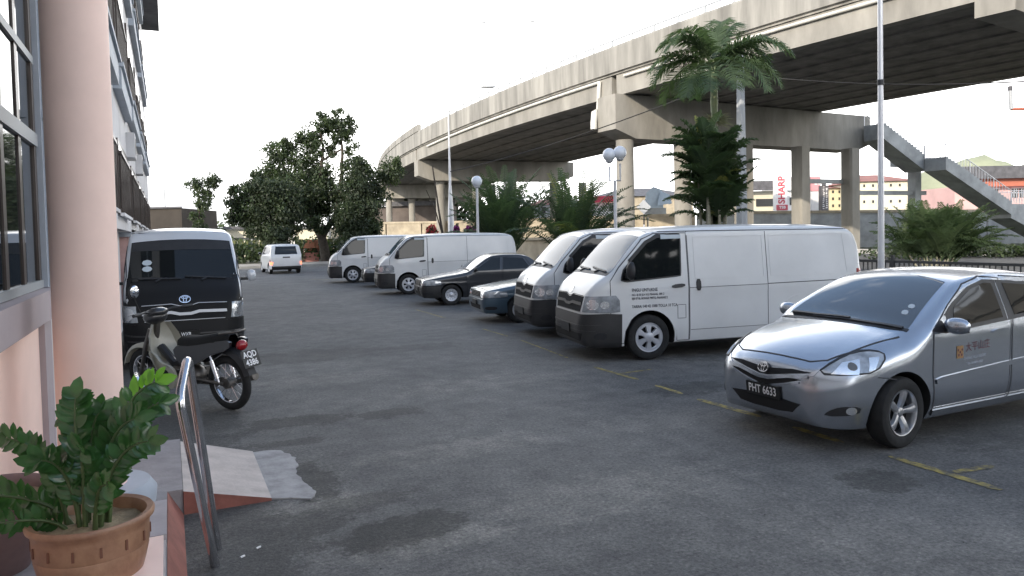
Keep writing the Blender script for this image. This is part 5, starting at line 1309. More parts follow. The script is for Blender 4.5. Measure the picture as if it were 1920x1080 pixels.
g = MB(); g.lathe([(.001, 0), (.22, 0), (.19, 1.2), (.15, 3.2), (.07, 4.6), (.048, 6.5), (.04, 8.6)], 18)
ap = []
for i in range(9):
    t = i / 8; ap.append(camr * (1.85 * t ** 1.3) + Vector((0, 0, 8.6 + 1.15 * math.sin(t * math.pi / 2))))
g.tube(ap, [.038 - .012 * i / 8 for i in range(9)], 10); g.build('pole', M['polew'], sl, smooth=60)
g = MB(); e = ap[-1]; g.ell(e + camr * .28 + Vector((0, 0, .0)), (.42, .16, .10), 14, 0, Matrix.Rotation(-YAW, 3, 'Z')); g.build('lamp_head', M['poleg'], sl, smooth=60)
gl_n = 0
def globe_lamp(x, y, h, offs, label):
    r = empty('globe_lamp', (x, y, 0)); g = MB(); g.lathe([(.001, 0), (.11, 0), (.10, .5), (.06, .6), (.045, h - .8)], 14)
    if len(offs) > 1: g.tube([camr * offs[0] + Vector((0, 0, h - .35)), camr * offs[0] + Vector((0, 0, h - .80)), camr * offs[1] + Vector((0, 0, h - .80)), camr * offs[1] + Vector((0, 0, h - .28))], .030, 8)
    else: g.tube([(0, 0, h - .8), (0, 0, h - .25)], .05, 8)
    g.build('pole', M['polew'], r, smooth=50)
    for i, o_ in enumerate(offs):
        gg = MB(); c = camr * o_ + Vector((0, 0, h + (.06 * i))); gg.ell(c, (.205, .205, .205), 24, 0); gg.build('lamp_globe', M['globe'], r, smooth=80)
        gg = MB(); gg.lathe([(.05, -.26), (.11, -.22), (.12, -.17)], 16, 0, c); gg.build('lamp_collar', M['polew'], r)
    return tag(r, label, 'globe lamp', 'white globe lamps behind the vans')
p = atd(1152, 290, 23); globe_lamp(p.x, p.y, p.z, (-.16, .17), 'twin globe lamp on a pale pole in front of the flyover pier')
p = atd(894, 340, 28); globe_lamp(p.x, p.y, p.z, (0,), 'single globe lamp on a pale pole above the far white van')
def bridge_lamp(px_, py_, spread, y, label):
    k = None
    for yy in [y + .25 * i for i in range(-60, 61)]:
        c = ep(yy, WB / 2); q = (CROT.transposed() @ (Vector((c.x, c.y, 21)) - Vector((0, 0, CAMH)))); X = 960 - FPX * q.x / q.z
        if k is None or abs(X - px_) < k[0]: k = (abs(X - px_), c, -q.z)
    _, c, dep = k; z = atd(px_, py_, dep).z
    r = empty('bridge_lamp', (c.x, c.y, ZD + .35)); h = z - ZD - .35; sp = spread / FPX * dep / 2
    g = MB(); g.lathe([(.001, 0), (.07, 0), (.03, h - .3)], 10)
    for s in (-1, 1): g.tube([(0, 0, h - .3), camr * s * sp * .4 + Vector((0, 0, h - .05)), camr * s * sp + Vector((0, 0, h))], .025, 8)
    g.build('pole', mat('lamp_post_white', (.86, .86, .86), .5), r, smooth=50)
    for s in (-1, 1): gg = MB(); gg.ell(camr * s * (sp + .1) + Vector((0, 0, h)), (.42, .15, .09), 12, 0, Matrix.Rotation(-YAW, 3, 'Z')); gg.build('lamp_head', M['poleg'], r, smooth=60)
    return tag(r, label, 'street lamp', 'double armed lamps along the flyover deck')
bridge_lamp(954, 42, 88, 68, 'nearest double armed lamp standing on the flyover deck')
bridge_lamp(793, 163, 68, 95, 'second double armed lamp standing farther along the flyover deck')
bridge_lamp(722, 251, 40, 128, 'farthest double armed lamp on the flyover, above the tree')
def cable_(name, a, b, sag, label):
    g = MB(); a, b = Vector(a), Vector(b); g.tube([a.lerp(b, i / 16) - Vector((0, 0, sag * 4 * (i / 16) * (1 - i / 16))) for i in range(17)], .022, 6); return tag(g.build(name, M['cable'], smooth=60), label, 'cable', 'overhead cables from the utility pole')
upl = up.location; fpl = fp.location; sll = sl.location
cable_('overhead_cable', (upl.x, upl.y, 7.25), (sll.x, sll.y, 5.3), .3, 'black cable sloping from the utility pole down to the street lamp')
cable_('overhead_cable', (upl.x, upl.y, 7.25), tuple(atd(1990, 148, 23)), .25, 'black cable running right from the utility pole past the flagpole')
p = atd(1207, 388, 40); sg = empty('road_sign', (p.x, p.y, 0)); tag(sg, 'back of a grey diamond road sign on a black and white post', 'road sign')
g = MB(); g.box((0, 0, p.z), (.55, .03, .55), 0, Matrix.Rotation(-YAW, 3, 'Z') @ Matrix.Rotation(math.pi / 4, 3, 'Y')); g.build('sign_plate', M['poleg'], sg)
g = MB()
for i in range(6): g.lathe([(.001, i * .45), (.04, i * .45), (.04, i * .45 + .449), (.001, i * .45 + .449)], 10, i % 2)
g.build('post', [M['signw'], M['plastic']], sg, smooth=50)
pg = empty('gantry_pole', (*atd(1990, 210, 20).xy, 0)); tag(pg, 'red and white pipe bracket reaching in at the right edge', 'bracket pole')
a, b, c = atd(1990, 202, 20), atd(1896, 205, 20), atd(1894, 170, 20); bo = -pg.location
g = MB(); g.tube([a + bo, b + bo], .04, 10); g.tube([Vector((0, 0, 0)), Vector((0, 0, a.z + .5))], .07, 12); g.build('red_arm', M['orange'], pg, smooth=60)
g = MB(); g.tube([b + bo, c + bo], .05, 10, 0); g.tube([c + bo, c + bo + Vector((0, 0, .12))], .055, 10, 1); g.build('white_end', [M['poleg'], M['slate']], pg, smooth=60)

# ------------------------------------------------------------------ palms
def frond(mb, base, az, el, ln, droop, nl, ll, wd, rnd_, mi=0, vee=.35):
    d = Vector((math.cos(az) * math.cos(el), math.sin(az) * math.cos(el), math.sin(el))); p = Vector(base); pts = [p.copy()]; ds = [d.copy()]; n = 12
    for i in range(n):
        d = (d + Vector((0, 0, -droop / n * (.4 + 1.3 * i / n)))).normalized(); p = p + d * ln / n; pts.append(p.copy()); ds.append(d.copy())
    mb.tube(pts, [.022 * (1 - .8 * i / n) * (ln / 2.4) + .003 for i in range(n + 1)], 4, mi)
    for k in range(nl):
        t = .16 + .84 * k / (nl - 1); f = t * n; i = min(int(f), n - 1); q = pts[i].lerp(pts[i + 1], f - i); dd = ds[i]
        s = dd.cross(Vector((0, 0, 1)))
        if s.length < .05: s = Vector((math.sin(az), -math.cos(az), 0))
        s.normalize(); u = s.cross(dd).normalized()
        L_ = ll * (math.sin(math.pi * (.18 + .78 * t)) ** .6) * rnd_.uniform(.85, 1.1)
        for sg in (-1, 1):
            v = (s * sg * .85 + dd * .55 + u * (vee + rnd_.uniform(-.2, .2))).normalized(); m1 = q + v * L_ * .5 - Vector((0, 0, .06 * L_)); e = q + v * L_ - Vector((0, 0, L_ * (.30 + rnd_.uniform(0, .25))))
            w_ = dd.normalized() * wd / 2
            mb.add([q - w_ * .6, q + w_ * .6, m1 + w_, m1 - w_, e], [(0, 1, 2, 3), (3, 2, 4)], mi)
rp_ = random.Random(5)
p = atd(1342, 440, 24)
tp = empty('tall_palm', (p.x, p.y, 0)); tag(tp, 'tall single trunk palm with a wide drooping crown in front of the flyover', 'palm tree')
g = MB(); g.tube([(0, 0, -.1), (.02, 0, 1.5), (0, .02, 3), (0, 0, 5.5)], [.15, .115, .10, .095], 14); g.build('trunk', M['palmbark'], tp, smooth=50)
g = MB(); g.tube([(0, 0, 5.5), (0, 0, 6.0), (0, 0, 6.9), (0, 0, 7.3)], [.10, .125, .085, .04], 14); g.build('crown_shaft', mat('crown_shaft_green', (.20, .24, .13), .5, 0, 0, .15, 5), tp, smooth=50)
for i in range(24):
    az = i * 2.399 + .3; el = R([74, 62, 48, 34, 20, 55, 42, 28][i % 8]) ; g = MB()
    frond(g, (0, 0, 6.85 + .15 * (el)), az, el, rp_.uniform(2.2, 2.8), 1.95 + .7 * rp_.random(), 60, .74, .048, rp_, 0, .20)
    g.build('frond', M['palm1'] if i % 3 else M['palm2'], tp, recalc=False)
g = MB()
for i in range(330):
    a = rp_.uniform(0, 6.28); e = rp_.uniform(-.5, 1.1); d = Vector((math.cos(a) * math.cos(e), math.sin(a) * math.cos(e), math.sin(e) * .75)); b = Vector((0, 0, 5.35)) + d * rp_.uniform(.02, .35); q = b + d * rp_.uniform(.2, .5) - Vector((0, 0, .1)); s = d.orthogonal().normalized() * .018
    g.add([b - s, b + s, q], [(0, 1, 2)])
g.build('flower_cluster', M['tuft'], tp, recalc=False)
def clump(name, x, y, h, nst, nfr, spread, fl, label, mats, seed, leaf=.48, yellow=0, el0=80, vee=.35, wd=.05, hs=.45, el1=25):
    r = empty(name, (x, y, 0)); q = random.Random(seed)
    for s in range(nst):
        a = q.uniform(0, 6.28); rad = q.uniform(.1, spread * .35); hh = h * q.uniform(hs * .5, hs); b = Vector((rad * math.cos(a), rad * math.sin(a), 0)); t = b * 1.5 + Vector((0, 0, hh))
        g = MB(); g.tube([b, b.lerp(t, .5), t], [.045, .04, .03], 8); g.build('stem', M['palmbark'], r, smooth=50)
        for k in range(nfr):
            az = a + q.uniform(-2.2, 2.2) if k else a; el = R(q.uniform(el1, el0)); ln = min(fl * q.uniform(.8, 1.15), (h - hh) * 1.5 + .6)
            g = MB(); frond(g, t - Vector((0, 0, .1 * k * .3)), az, el, ln, q.uniform(.7, 1.5), 34, leaf, wd, q, 0, vee)
            g.build('frond', mats[2] if q.random() < yellow else mats[q.randint(0, 1)], r, recalc=False)
    return tag(r, label, 'palm tree', 'clumping palms behind the parked vans')
PM = (M['palm1'], M['palm2'], M['palm3'])
p = atd(1338, 430, 21.5); clump('clumping_palm', p.x, p.y, 4.9, 14, 9, .85, 1.25, 'dense clumping palm with some yellow tips under the tall palm crown', PM, 21, yellow=.06, hs=.84, leaf=.46, wd=.055, el0=86, el1=42)
p = atd(945, 430, 31); clump('clumping_palm', p.x, p.y, 4.9, 8, 10, 1.2, 3.0, 'dark bushy palm behind the single globe lamp', PM, 4, yellow=0, el0=87, hs=.42, el1=48)
p = atd(1075, 430, 28); clump('clumping_palm', p.x, p.y, 4.9, 6, 10, 1.1, 3.0, 'spiky green palm left of the twin globe lamp', PM, 9, yellow=.08, el0=87, hs=.34, el1=45)
p = atd(1752, 440, 33); clump('clumping_palm', p.x, p.y, 4.5, 15, 9, 1.9, 2.4, 'broad dark bushy palm in front of the footbridge stairs', (M['palm1'], M['palm2'], M['palm2']), 13, leaf=.60, el0=88, wd=.06, hs=.14, el1=38)

# ------------------------------------------------------------------ trees
def tree(name, x, y, limbs, blobs, nleaf, size, label, mats, seed, trunk_r=.25, hang=0):
    r = empty(name, (x, y, 0)); q = random.Random(seed); g = MB()
    for pts, r0, r1 in limbs:
        k = len(pts); sm = []
        for i in range(k - 1):
            a, b = Vector(pts[i]), Vector(pts[i + 1])
            for j in range(4): sm.append(a.lerp(b, j / 4) + Vector((q.uniform(-1, 1), q.uniform(-1, 1), 0)) * .05)
        sm.append(Vector(pts[-1])); g.tube(sm, [r0 + (r1 - r0) * i / (len(sm) - 1) for i in range(len(sm))], 9)
    tk = g.build('trunk', M['bark'], r, smooth=50)
    g = MB(); tot = sum(b[3] * b[4] * b[5] for b in blobs) ** 1
    wts = [(b[3] * b[4] * b[5]) ** .72 * (b[6] if len(b) > 6 else 1) for b in blobs]; sw = sum(wts)
    for b, wt in zip(blobs, wts):
        c = Vector(b[:3]); nl = int(nleaf * wt / sw); subs = []
        for _ in range(max(5, nl // 45)):
            v = Vector((q.gauss(0, 1), q.gauss(0, 1), q.gauss(0, 1))).normalized() * q.uniform(.35, 1.02)
            subs.append((c + Vector((v.x * b[3], v.y * b[4], v.z * b[5])), q.uniform(.16, .34) * min(b[3:6]) + .16))
        for sc, sr in subs: 
            mi = q.choice((0, 0, 1, 1, 2))
            for _ in range(nl // len(subs)):
                v = Vector((q.gauss(0, 1), q.gauss(0, 1), q.gauss(0, .8))).normalized() * (q.random() ** .45) * sr * 1.25
                p = sc + v; n_ = Vector((q.gauss(0, 1), q.gauss(0, 1), q.gauss(.4, 1))).normalized(); s = n_.orthogonal().normalized(); s.rotate(Matrix.Rotation(q.uniform(0, 6.28), 3, n_)); t = n_.cross(s); L_ = size * q.uniform(.6, 1.25)
                dr = Vector((0, 0, -L_ * .25))
                g.add([p - s * L_ * .5, p - t * L_ * .26 + dr * .2, p + s * L_ * .5 + dr, p + t * L_ * .26 + dr * .2], [(0, 1, 2, 3)], mi if q.random() < .8 else q.randint(0, 2))
    g.build('crown', list(mats), r, recalc=False)
    return tag(r, label, 'tree', 'trees at the far end of the car park')
LM = (M['leaf1'], M['leaf2'], M['leaf3']); LD = (M['leaf1'], M['leaf1'], M['leaf2'])
def W2(px_, py_, dep, o): p = atd(px_, py_, dep); return (p.x - o[0], p.y - o[1], p.z)
def blobs_from(o, spec, dep):
    return [(*W2(a, b, dep + dz, o), rx, rx * .9, rz_, *w_) for a, b, dz, rx, rz_, *w_ in spec]
o1 = at(612, 492); D = 58
tree('leafy_tree', o1.x, o1.y,
     [([(0, 0, -.1), W2(606, 452, D, o1), W2(590, 420, D, o1), W2(580, 385, D, o1)], .42, .22), ([W2(590, 420, D, o1), W2(566, 395, D, o1), W2(530, 370, D, o1)], .22, .10), ([W2(604, 445, D, o1), W2(630, 400, D, o1), W2(640, 340, D, o1), W2(642, 280, D, o1), W2(636, 235, D, o1)], .26, .06), ([W2(585, 385, D, o1), W2(600, 330, D, o1), W2(606, 285, D, o1), W2(600, 245, D, o1)], .20, .06), ([W2(606, 300, D, o1), W2(640, 280, D, o1)], .10, .08), ([W2(575, 385, D, o1), W2(540, 330, D, o1), W2(520, 285, D, o1)], .16, .06), ([W2(636, 380, D, o1), W2(680, 350, D, o1), W2(740, 320, D, o1)], .14, .05)],
     blobs_from(o1, [(560, 355, 0, 2.6, 1.5), (520, 330, 0, 1.7, 1.2), (600, 330, 1, 1.7, 1.3), (523, 283, 0, 1.35, .9), (548, 270, 0, .7, .55, .8), (578, 255, 0, 1.1, .7), (612, 235, 0, 1.2, .65), (640, 232, 0, 1.1, .75), (604, 215, 0, .5, .35), (634, 212, 0, .6, .35, .7), (650, 250, 0, .8, .6), (590, 280, 0, 1.1, .8), (664, 310, 0, 1.0, .9), (660, 280, 0, .55, .5), (690, 335, 0, 1.6, 1.2), (735, 325, 0, 1.0, 1.0), (740, 300, -1, .5, .35), (600, 385, 1, 1.6, 1.0), (655, 370, 0, 1.4, 1.4), (570, 400, 0, 1.4, .8), (620, 285, 0, .5, .5), (700, 365, 0, 1.2, .7), (558, 300, 0, 1.0, .8), (632, 262, 0, .7, .4), (552, 395, 0, 1.3, 1.0), (590, 425, -1, .9, .7), (640, 415, 0, 1.0, .9), (545, 430, 0, .8, .7), (530, 350, 0, 1.2, .9), (615, 360, 0, 1.2, 1.0)], D),
     46000, .25, 'tall spreading leafy tree with an open crown at the far end of the car park', LM, 1)
o2 = at(505, 500, 0); o2 = atd(505, 490, 53); D2 = 53
tree('leafy_tree', o2.x, o2.y, [([(0, 0, -.1), W2(503, 450, D2, o2), W2(495, 400, D2, o2)], .25, .12), ([W2(503, 440, D2, o2), W2(455, 390, D2, o2), W2(430, 370, D2, o2)], .14, .05)],
     blobs_from(o2, [(485, 355, 0, 1.5, .75), (450, 382, 0, .9, .7), (490, 390, 0, 1.6, 1.1), (520, 370, 0, 1.5, 1.2), (462, 410, 0, .9, .7), (500, 430, 0, 1.2, .9), (540, 400, 0, 1.1, 1.0), (520, 440, -1, .9, .8), (438, 408, 0, .5, .5), (485, 335, 0, .7, .35), (440, 356, 0, .5, .4), (525, 460, -1, .6, .6)], D2),
     27000, .24, 'dark rounded bushy tree behind the white family car', LD, 2)
o3 = atd(672, 490, 55); D3 = 55
tree('leafy_tree', o3.x, o3.y, [([(0, 0, -.1), W2(672, 440, D3, o3), W2(668, 380, D3, o3), W2(672, 330, D3, o3)], .22, .07)],
     blobs_from(o3, [(665, 400, 0, 1.3, 1.3), (680, 430, 0, 1.0, 1.0), (660, 445, 0, 1.0, .8), (690, 395, 0, .9, .9), (672, 350, 0, 1.1, 1.1), (700, 430, 0, .7, .7), (650, 420, 0, .8, .9), (675, 315, 0, .7, .7), (705, 455, 0, .6, .5), (650, 465, -1, .7, .5)], D3),
     18000, .23, 'narrow dark tree wrapped in leaves beside the far white vans', LD, 3)
o4 = atd(376, 470, 50); D4 = 50
tree('leafy_tree', o4.x, o4.y, [([(0, 0, -.1), W2(374, 420, D4, o4), W2(372, 380, D4, o4), W2(368, 345, D4, o4)], .10, .03), ([W2(372, 385, D4, o4), W2(395, 350, D4, o4)], .05, .02)],
     blobs_from(o4, [(362, 345, 0, .55, .42), (395, 342, 0, .55, .45), (375, 362, 0, .55, .4), (380, 385, 0, .6, .35), (370, 405, 0, .5, .32), (388, 372, 0, .4, .4), (375, 420, 0, .5, .3), (404, 335, 0, .3, .3)], D4),
     3200, .20, 'thin young tree with sparse leaves behind the dark van', LM, 6)
def hedge(name, pts, h, wd, n, size, label, mats, seed, kind='stuff'):
    q = random.Random(seed); g = MB()
    for _ in range(n):
        f = q.uniform(0, len(pts) - 1.001); i = int(f); a, b = Vector(pts[i]), Vector(pts[i + 1]); c = a.lerp(b, f - i)
        hh = h * (.72 + .28 * math.sin(f * 9 + i) * math.sin(f * 4.1)); p = Vector((c.x + q.uniform(-wd, wd), c.y + q.uniform(-wd, wd), c.z + hh * q.random() ** .6))
        n_ = Vector((q.gauss(0, 1), q.gauss(0, 1), q.gauss(.3, 1))).normalized(); s = n_.orthogonal().normalized(); t = n_.cross(s); L_ = size * q.uniform(.6, 1.3)
        g.add([p - s * L_ * .5, p - t * L_ * .3, p + s * L_ * .5, p + t * L_ * .3], [(0, 1, 2, 3)], q.randint(0, 2))
    o = g.build(name, list(mats), recalc=False); o['kind'] = kind
    if label: o['label'] = label
    return o
hedge('undergrowth', [tuple(atd(a, 470, 61).xy) + (0,) for a in (380, 440, 500, 560, 620, 700)], 2.2, 1.2, 3600, .32, 'overgrown bushes behind the far pavement', LM, 8)
hedge('distant_trees', [tuple(atd(a, 430, 170).xy) + (0,) for a in (690, 760, 860, 960, 1030, 1120)], 12, 4, 5200, 1.3, 'far dark trees seen under the flyover', LD, 10)
hedge('distant_trees', [tuple(atd(a, 430, 150).xy) + (0,) for a in (330, 380, 430, 520)], 6, 3, 2200, 1.0, 'low far trees on the left horizon', LM, 14)
hedge('undergrowth', [tuple(atd(a, 470, d).xy) + (0,) for a, d in ((1660, 40), (1720, 44), (1800, 43), (1870, 42), (1960, 42))], .8, 1.4, 2200, .26, 'rough grass and bushes below the footbridge stairs', LD, 15)
hedge('distant_trees', [(6, -36, 0), (18, -36, 0), (30, -34, 0), (48, -26, 0), (60, -10, 0)], 15, 2.5, 5200, 1.5, 'added line of unseen trees behind the camera, darkening reflections', LD, 77)  # unseen treeline, added to give the vehicle glass a dark reflection
# grass strip behind the fence
q = random.Random(31); g = MB()
for _ in range(5200):
    x, y = q.uniform(13, 18.8), q.uniform(3, 60); h = q.uniform(.05, .22); a = q.uniform(0, 6.28); s = Vector((math.cos(a), math.sin(a), 0)) * .03
    b = Vector((x, y, 0)); g.add([b - s, b + s, b + Vector((q.uniform(-.08, .08), q.uniform(-.08, .08), h))], [(0, 1, 2)], q.randint(0, 1))
o = g.build('grass', [M['leaf2'], M['leaf3']], recalc=False); o['kind'] = 'stuff'
# flower planters behind the far vans
for a, b, c, m, lab in ((797, 822, 36, M['flr'], 'red flowering shrub behind the roof of the far white van'), (850, 862, 36, M['flp'], 'small purple red flower bush right of the street lamp'), (866, 905, 36, M['flp'], 'purple flowering shrub under the single globe lamp')):
    p0, p1 = atd(a, 430, c), atd(b, 430, c); q = random.Random(a); r = empty('flower_shrub', ((p0.x + p1.x) / 2, (p0.y + p1.y) / 2, 0)); g = MB()
    rx = (p1 - p0).length / 2; gs = MB()
    for k in range(420):
        v = Vector((q.gauss(0, 1), q.gauss(0, 1), q.gauss(0, 1))).normalized() * q.random() ** .4; p = Vector((v.x * rx, v.y * rx * .7, 2.02 + v.z * .42)); n_ = Vector((q.gauss(0, 1), q.gauss(0, 1), q.gauss(0, 1))).normalized(); s = n_.orthogonal().normalized(); t = n_.cross(s)
        g.add([p - s * .07, p - t * .05, p + s * .07, p + t * .05], [(0, 1, 2, 3)], 0 if q.random() < .7 else 1)
    g.build('blossom', [m, M['leaf2']], r, recalc=False)
    for k in range(4): gs.tube([(q.uniform(-.1, .1), q.uniform(-.1, .1), 0), (q.uniform(-.3, .3) * rx, 0, 1.1), (q.uniform(-.7, .7) * rx, q.uniform(-.2, .2), 1.9)], .03, 6)
    gs.build('stem', M['bark'], r, smooth=50); tag(r, lab, 'shrub', 'flowering shrubs behind the far vans')
g = MB(); p = atd(836, 440, 38)
g.tube([(0, 0, 0), (-.10, 0, 1.5), (-.35, 0, 3.2), (-.62, 0, 5.4)], [.09, .07, .05, .03], 8); g.tube([(-.12, 0, 1.7), (-.5, .1, 3.2), (-.95, .1, 4.2)], [.04, .03, .02], 7)
bt = g.build('bare_tree', M['bark'], smooth=50); bt.location = (p.x, p.y, 0); tag(bt, 'bare leaning tree stem in front of the grey street lamp', 'tree')

# ------------------------------------------------------------------ far buildings
def face_cam(p): return math.atan2(p.y, p.x) - math.pi / 2
def house(name, x0, x1, ytop, dep, label, parts, depth=9, cat='building'):
    """a box building whose front spans image columns x0..x1 at depth dep"""
    a, b = atd(x0, 440, dep), atd(x1, 440, dep); c = (a + b) / 2; w_ = (b - a).length; z = lambda yy: atd((x0 + x1) / 2, yy, dep).z
    r = empty(name, (c.x, c.y, 0), -YAW); X = lambda xx: (xx - (x0 + x1) / 2) / FPX * dep
    for nm, m, kind, xa, xb, ya, yb, pr in parts:
        g = MB()
        if kind == 'box': g.box2((X(xa), -pr, max(0, z(yb)) if yb < 470 else 0), (X(xb), depth + (pr if pr > 0 else 0), z(ya)))
        elif kind == 'slab': g.box2((X(xa), -pr, z(yb)), (X(xb), -pr + .25 if pr > .3 else .02, z(ya)))
        elif kind == 'hip':
            e = .6; zb_, zt = z(yb), z(ya); xa_, xb_ = X(xa) - e, X(xb) + e; i = min((xb_ - xa_) * .35, depth / 2)
            g.add([(xa_, -e, zb_), (xb_, -e, zb_), (xb_, depth + e, zb_), (xa_, depth + e, zb_), (xa_ + i, depth / 2, zt), (xb_ - i, depth / 2, zt)], [(0, 3, 2, 1), (0, 1, 5, 4), (1, 2, 5), (2, 3, 4, 5), (3, 0, 4)])
        g.build(nm, m, r)
    return tag(r, label, cat)
house('low_block', 272, 342, 390, 75, 'dark brown low building with a mast beyond the dark van', [('wall', mat('brown_brick', (.045, .038, .032), .9, 0, 0, .3, .5), 'box', 272, 342, 391, 480, 0), ('roof_edge', M['slate'], 'slab', 271, 343, 388, 391, .2), ('mast', M['poleg'], 'slab', 311, 312.4, 355, 388, .1)])
house('long_low_building', 425, 615, 430, 82, 'pale low building half hidden behind the trees', [('wall', M['cream2'], 'box', 425, 615, 428, 500, 0), ('roof', M['slate'], 'slab', 423, 617, 423, 428, .6), ('window', M['darkwin'], 'slab', 440, 560, 444, 449, .1)])
g = MB(); gg = MB()
fz = empty('boundary_fence', (*atd(520, 480, 62.5).xy, 0), -YAW); tag(fz, 'green and cream boundary fence behind the white family car', 'fence')
for i in range(24): g.box((-5.5 + i * .62, 0, 1.0), (.5, .05, 1.7), 0 if (i // 3) % 3 else 1)
g.build('panel', [M['olive'], M['cream2']], fz)
for i in range(9): m_ = MB(); m_.box((-5.8 + i * 1.85, .08, 1.05), (.12, .12, 2.1)); m_.build('post', M['concg'], fz)
gp = empty('gate_posts', (*atd(547, 470, 60).xy, 0), -YAW)
for i in range(3): m_ = MB(); m_.box(((i - 1) * .22, 0, 1.25), (.10, .10, 2.5)); m_.build('post', M['signw'], gp)
tag(gp, 'three short white posts above the roof of the family car', 'posts')
os_ = empty('orange_awning', (*atd(585, 475, 60).xy, 0), -YAW); tag(os_, 'faded orange awning stall under the tall tree', 'stall')
m_ = MB(); m_.add([(-1.0, -.5, 1.5), (1.0, -.5, 1.5), (.8, .5, 2.35), (-.8, .5, 2.35), (-1.0, .6, 1.2), (1.0, .6, 1.2)], [(0, 1, 2, 3), (3, 2, 5, 4)]); m_.build('awning', M['orangeb'], os_)
m_ = MB()
for s in (-1, 1): m_.tube([(s * .95, -.48, 0), (s * .95, -.48, 1.5)], .03, 6); m_.tube([(s * .95, .58, 0), (s * .95, .58, 1.2)], .03, 6)
m_.box((0, .1, .5), (1.7, .8, 1.0)); m_.build('stall_table', M['redroof'], os_); os_.scale = (.6, .6, .75)
lp = atd(617, 440, 64); m_ = MB(); m_.lathe([(.001, 0), (.16, 0), (.10, 8), (.07, 9), (.001, 9)], 12); o = m_.build('lamp_post', M['poleg'], smooth=50); o.location = (lp.x, lp.y, 0); tag(o, 'plain grey post rising through the tall tree crown', 'post')
# right-hand side, behind the retaining wall
house('shop_block', 1405, 1462, 345, 92, 'cream shop house with a dark roof left of the tall red and white sign', [('wall', M['cream2'], 'box', 1400, 1456, 358, 470, 0), ('roof', M['slate'], 'slab', 1398, 1458, 340, 358, 1.2), ('opening', M['darkwin'], 'slab', 1418, 1455, 373, 387, .1)])
sb = house('advertising_tower', 1457, 1476, 330, 84, 'tall white sign tower with red lettering between the pier columns', [('panel', M['signw'], 'box', 1457, 1476, 330, 470, 0), ('red_box', M['signred'], 'slab', 1456, 1477, 384, 394, .12)], depth=1.2, cat='sign')
zc = lambda yy: atd(1466, yy, 84).z
g = MB(); text_on(g, 'SHARP', 1.02, lambda a, b: (-b * 1.0, -.02, zc(356.5) + a * 1.0), 0, 1.02, .035); text_on(g, 'TSB', .42, lambda a, b: (a, -.16, zc(389) + b), 1, 1.1, .01); g.build('lettering', [M['signred'], M['signw']], sb, recalc=False)
house('white_block', 1476, 1535, 330, 90, 'white building with a round emblem behind the pier columns', [('wall', M['whitew'], 'box', 1476, 1536, 332, 470, 0), ('window', M['darkwin'], 'slab', 1481, 1484, 370, 384, .1), ('canopy', M['greyfr'], 'slab', 1476, 1536, 356, 358, .4)])
ls = house('rooftop_sign', 1524, 1541, 330, 82, 'faded pink and white sign board between two pier columns', [('board', mat('faded_pink', (.58, .26, .28), .6), 'box', 1522, 1539, 331, 358, 0), ('shop_front', M['whitew'], 'box', 1522, 1539, 359, 470, 0)], depth=1.0, cat='sign')
g = MB(); text_on(g, 'LG', .55, lambda a, b: (a + .1, -.02, atd(1530, 343, 82).z + b), 0, 1.2, .02); g.build('lettering', M['signw'], ls, recalc=False)
sp = house('sign_pylon', 1541, 1554, 343, 80, 'narrow dark sign pylon with two columns of white characters', [('pylon', mat('pylon_dark', (.09, .085, .09), .6), 'box', 1541, 1554, 348, 470, 0), ('cap', M['slate'], 'slab', 1541, 1549, 343, 348, .1)], depth=.8, cat='sign')
g = MB(); q = random.Random(2)
for cx, ya, yb in ((1544.8, 351, 392), (1550.5, 353, 391)):
    yy = ya
    while yy < yb:
        for _ in range(3): g.box(((cx - 1547.5) / FPX * 80 + q.uniform(-.05, .05), -.012, atd(1547, yy, 80).z + q.uniform(-.05, .05)), (q.uniform(.06, .16), .01, q.uniform(.03, .08)))
        yy += 3.6
g.build('characters', M['signw'], sp)
def flats(x0, x1, yt, yr, dep, label, m, rows, cols):
    parts = [('wall', m, 'box', x0, x1, yr, 480, 0), ('roof', M['redroof'], 'hip', x0, x1, yt, yr, 0)]
    for i in range(cols):
        for j in rows: xx = x0 + (x1 - x0) * (i + .5) / cols; parts.append(('window', M['darkwin'], 'slab', xx - 1.6, xx + 1.6, j, j + 5, .12))
    return tag(house('apartment_flats', x0, x1, yt, dep, label, parts, 12), group='red roofed flats beyond the flyover')
flats(1556, 1592, 344, 353, 125, 'small yellow flats with a red roof seen between the piers', M['yellow'], (357, 370, 383), 3)
flats(1612, 1712, 323, 340, 118, 'larger cream flats with a red hipped roof left of the stairs', M['cream2'], (345, 360, 375), 6)
house('pink_school_block', 1790, 1990, 316, 78, 'pink building with white window grilles and an orange red band at the right edge', [('wall', M['rosew'], 'box', 1790, 1990, 348, 480, 0), ('roof', M['slate'], 'slab', 1780, 1990, 313, 336, 1.6), ('fascia', M['orange'], 'slab', 1788, 1990, 335, 350, .9)] + [p_ for x in (1832, 1846, 1860, 1897, 1911, 1925) for p_ in (('window', M['darkwin'], 'slab', x, x + 11, 354, 371, .06), ('grille', M['signw'], 'slab', x + 3, x + 3.7, 354, 371, .12), ('grille', M['signw'], 'slab', x + 7, x + 7.7, 354, 371, .12), ('grille', M['signw'], 'slab', x, x + 11, 361.5, 362.6, .14), ('window_frame', M['signw'], 'slab', x - 1, x + 12, 352.6, 354, .14))] )
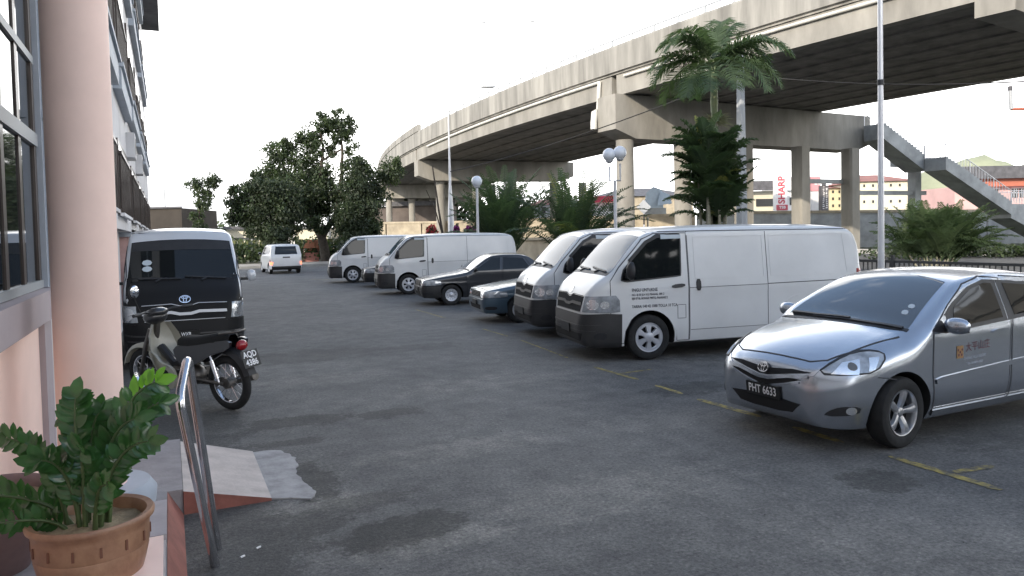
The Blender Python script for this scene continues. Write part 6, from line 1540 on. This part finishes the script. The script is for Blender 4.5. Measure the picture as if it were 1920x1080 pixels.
house('white_house', 1120, 1162, 368, 96, 'white house with a crimson roof band between the palms and the pier', [('wall', M['whitew'], 'box', 1115, 1165, 380, 470, 0), ('fascia', M['crimson'], 'slab', 1108, 1166, 368, 380, .8), ('window', M['darkwin'], 'slab', 1143, 1152, 385, 396, .1)])
house('long_roofed_hall', 1105, 1300, 350, 130, 'long dark roofed hall low behind the pier columns', [('wall', M['tanw'], 'box', 1120, 1300, 368, 470, 0), ('roof', M['slate'], 'hip', 1115, 1300, 349, 368, 0)], 14)
house('small_house', 1002, 1062, 374, 98, 'small pale house with a dull red roof behind the spiky palm', [('wall', mat('pale_blue_wall', (.50, .53, .60), .8), 'box', 1006, 1060, 384, 470, 0), ('roof', M['redroof'], 'hip', 1000, 1064, 371, 384, 0), ('window', M['darkwin'], 'slab', 1016, 1024, 388, 400, .1)])
tsr = empty('white_stall_tent', (*atd(1228, 440, 76).xy, 0), -YAW); tag(tsr, 'pale blue white tent like sheets piled by the dark pier column', 'tent')
zz_ = lambda yy: atd(1228, yy, 76).z
g = MB()
g.add([(-1.0, 0, zz_(390)), (.9, 0, zz_(390)), (.75, 0, zz_(356)), (-.1, 0, zz_(350)), (-.8, 0, zz_(362)), (-.9, 1.6, zz_(388)), (.9, 1.6, zz_(388)), (.6, 1.4, zz_(358)), (-.1, 1.2, zz_(353))], [(0, 1, 2, 3, 4), (0, 4, 5), (1, 6, 7, 2), (2, 7, 8, 3), (3, 8, 5, 4)])
g.add([(.2, -.4, zz_(386)), (1.7, -.4, zz_(382)), (1.5, -.2, zz_(366)), (.6, 0, zz_(358)), (1.6, .8, zz_(384))], [(0, 1, 2, 3), (1, 4, 2)])
g.build('sheet', M['sail'], tsr)
g = MB(); g.box2((-.9, .1, 0), (1.2, 1.4, zz_(390))); g.build('base', M['concg'], tsr)
# dark shed wall under the far spans
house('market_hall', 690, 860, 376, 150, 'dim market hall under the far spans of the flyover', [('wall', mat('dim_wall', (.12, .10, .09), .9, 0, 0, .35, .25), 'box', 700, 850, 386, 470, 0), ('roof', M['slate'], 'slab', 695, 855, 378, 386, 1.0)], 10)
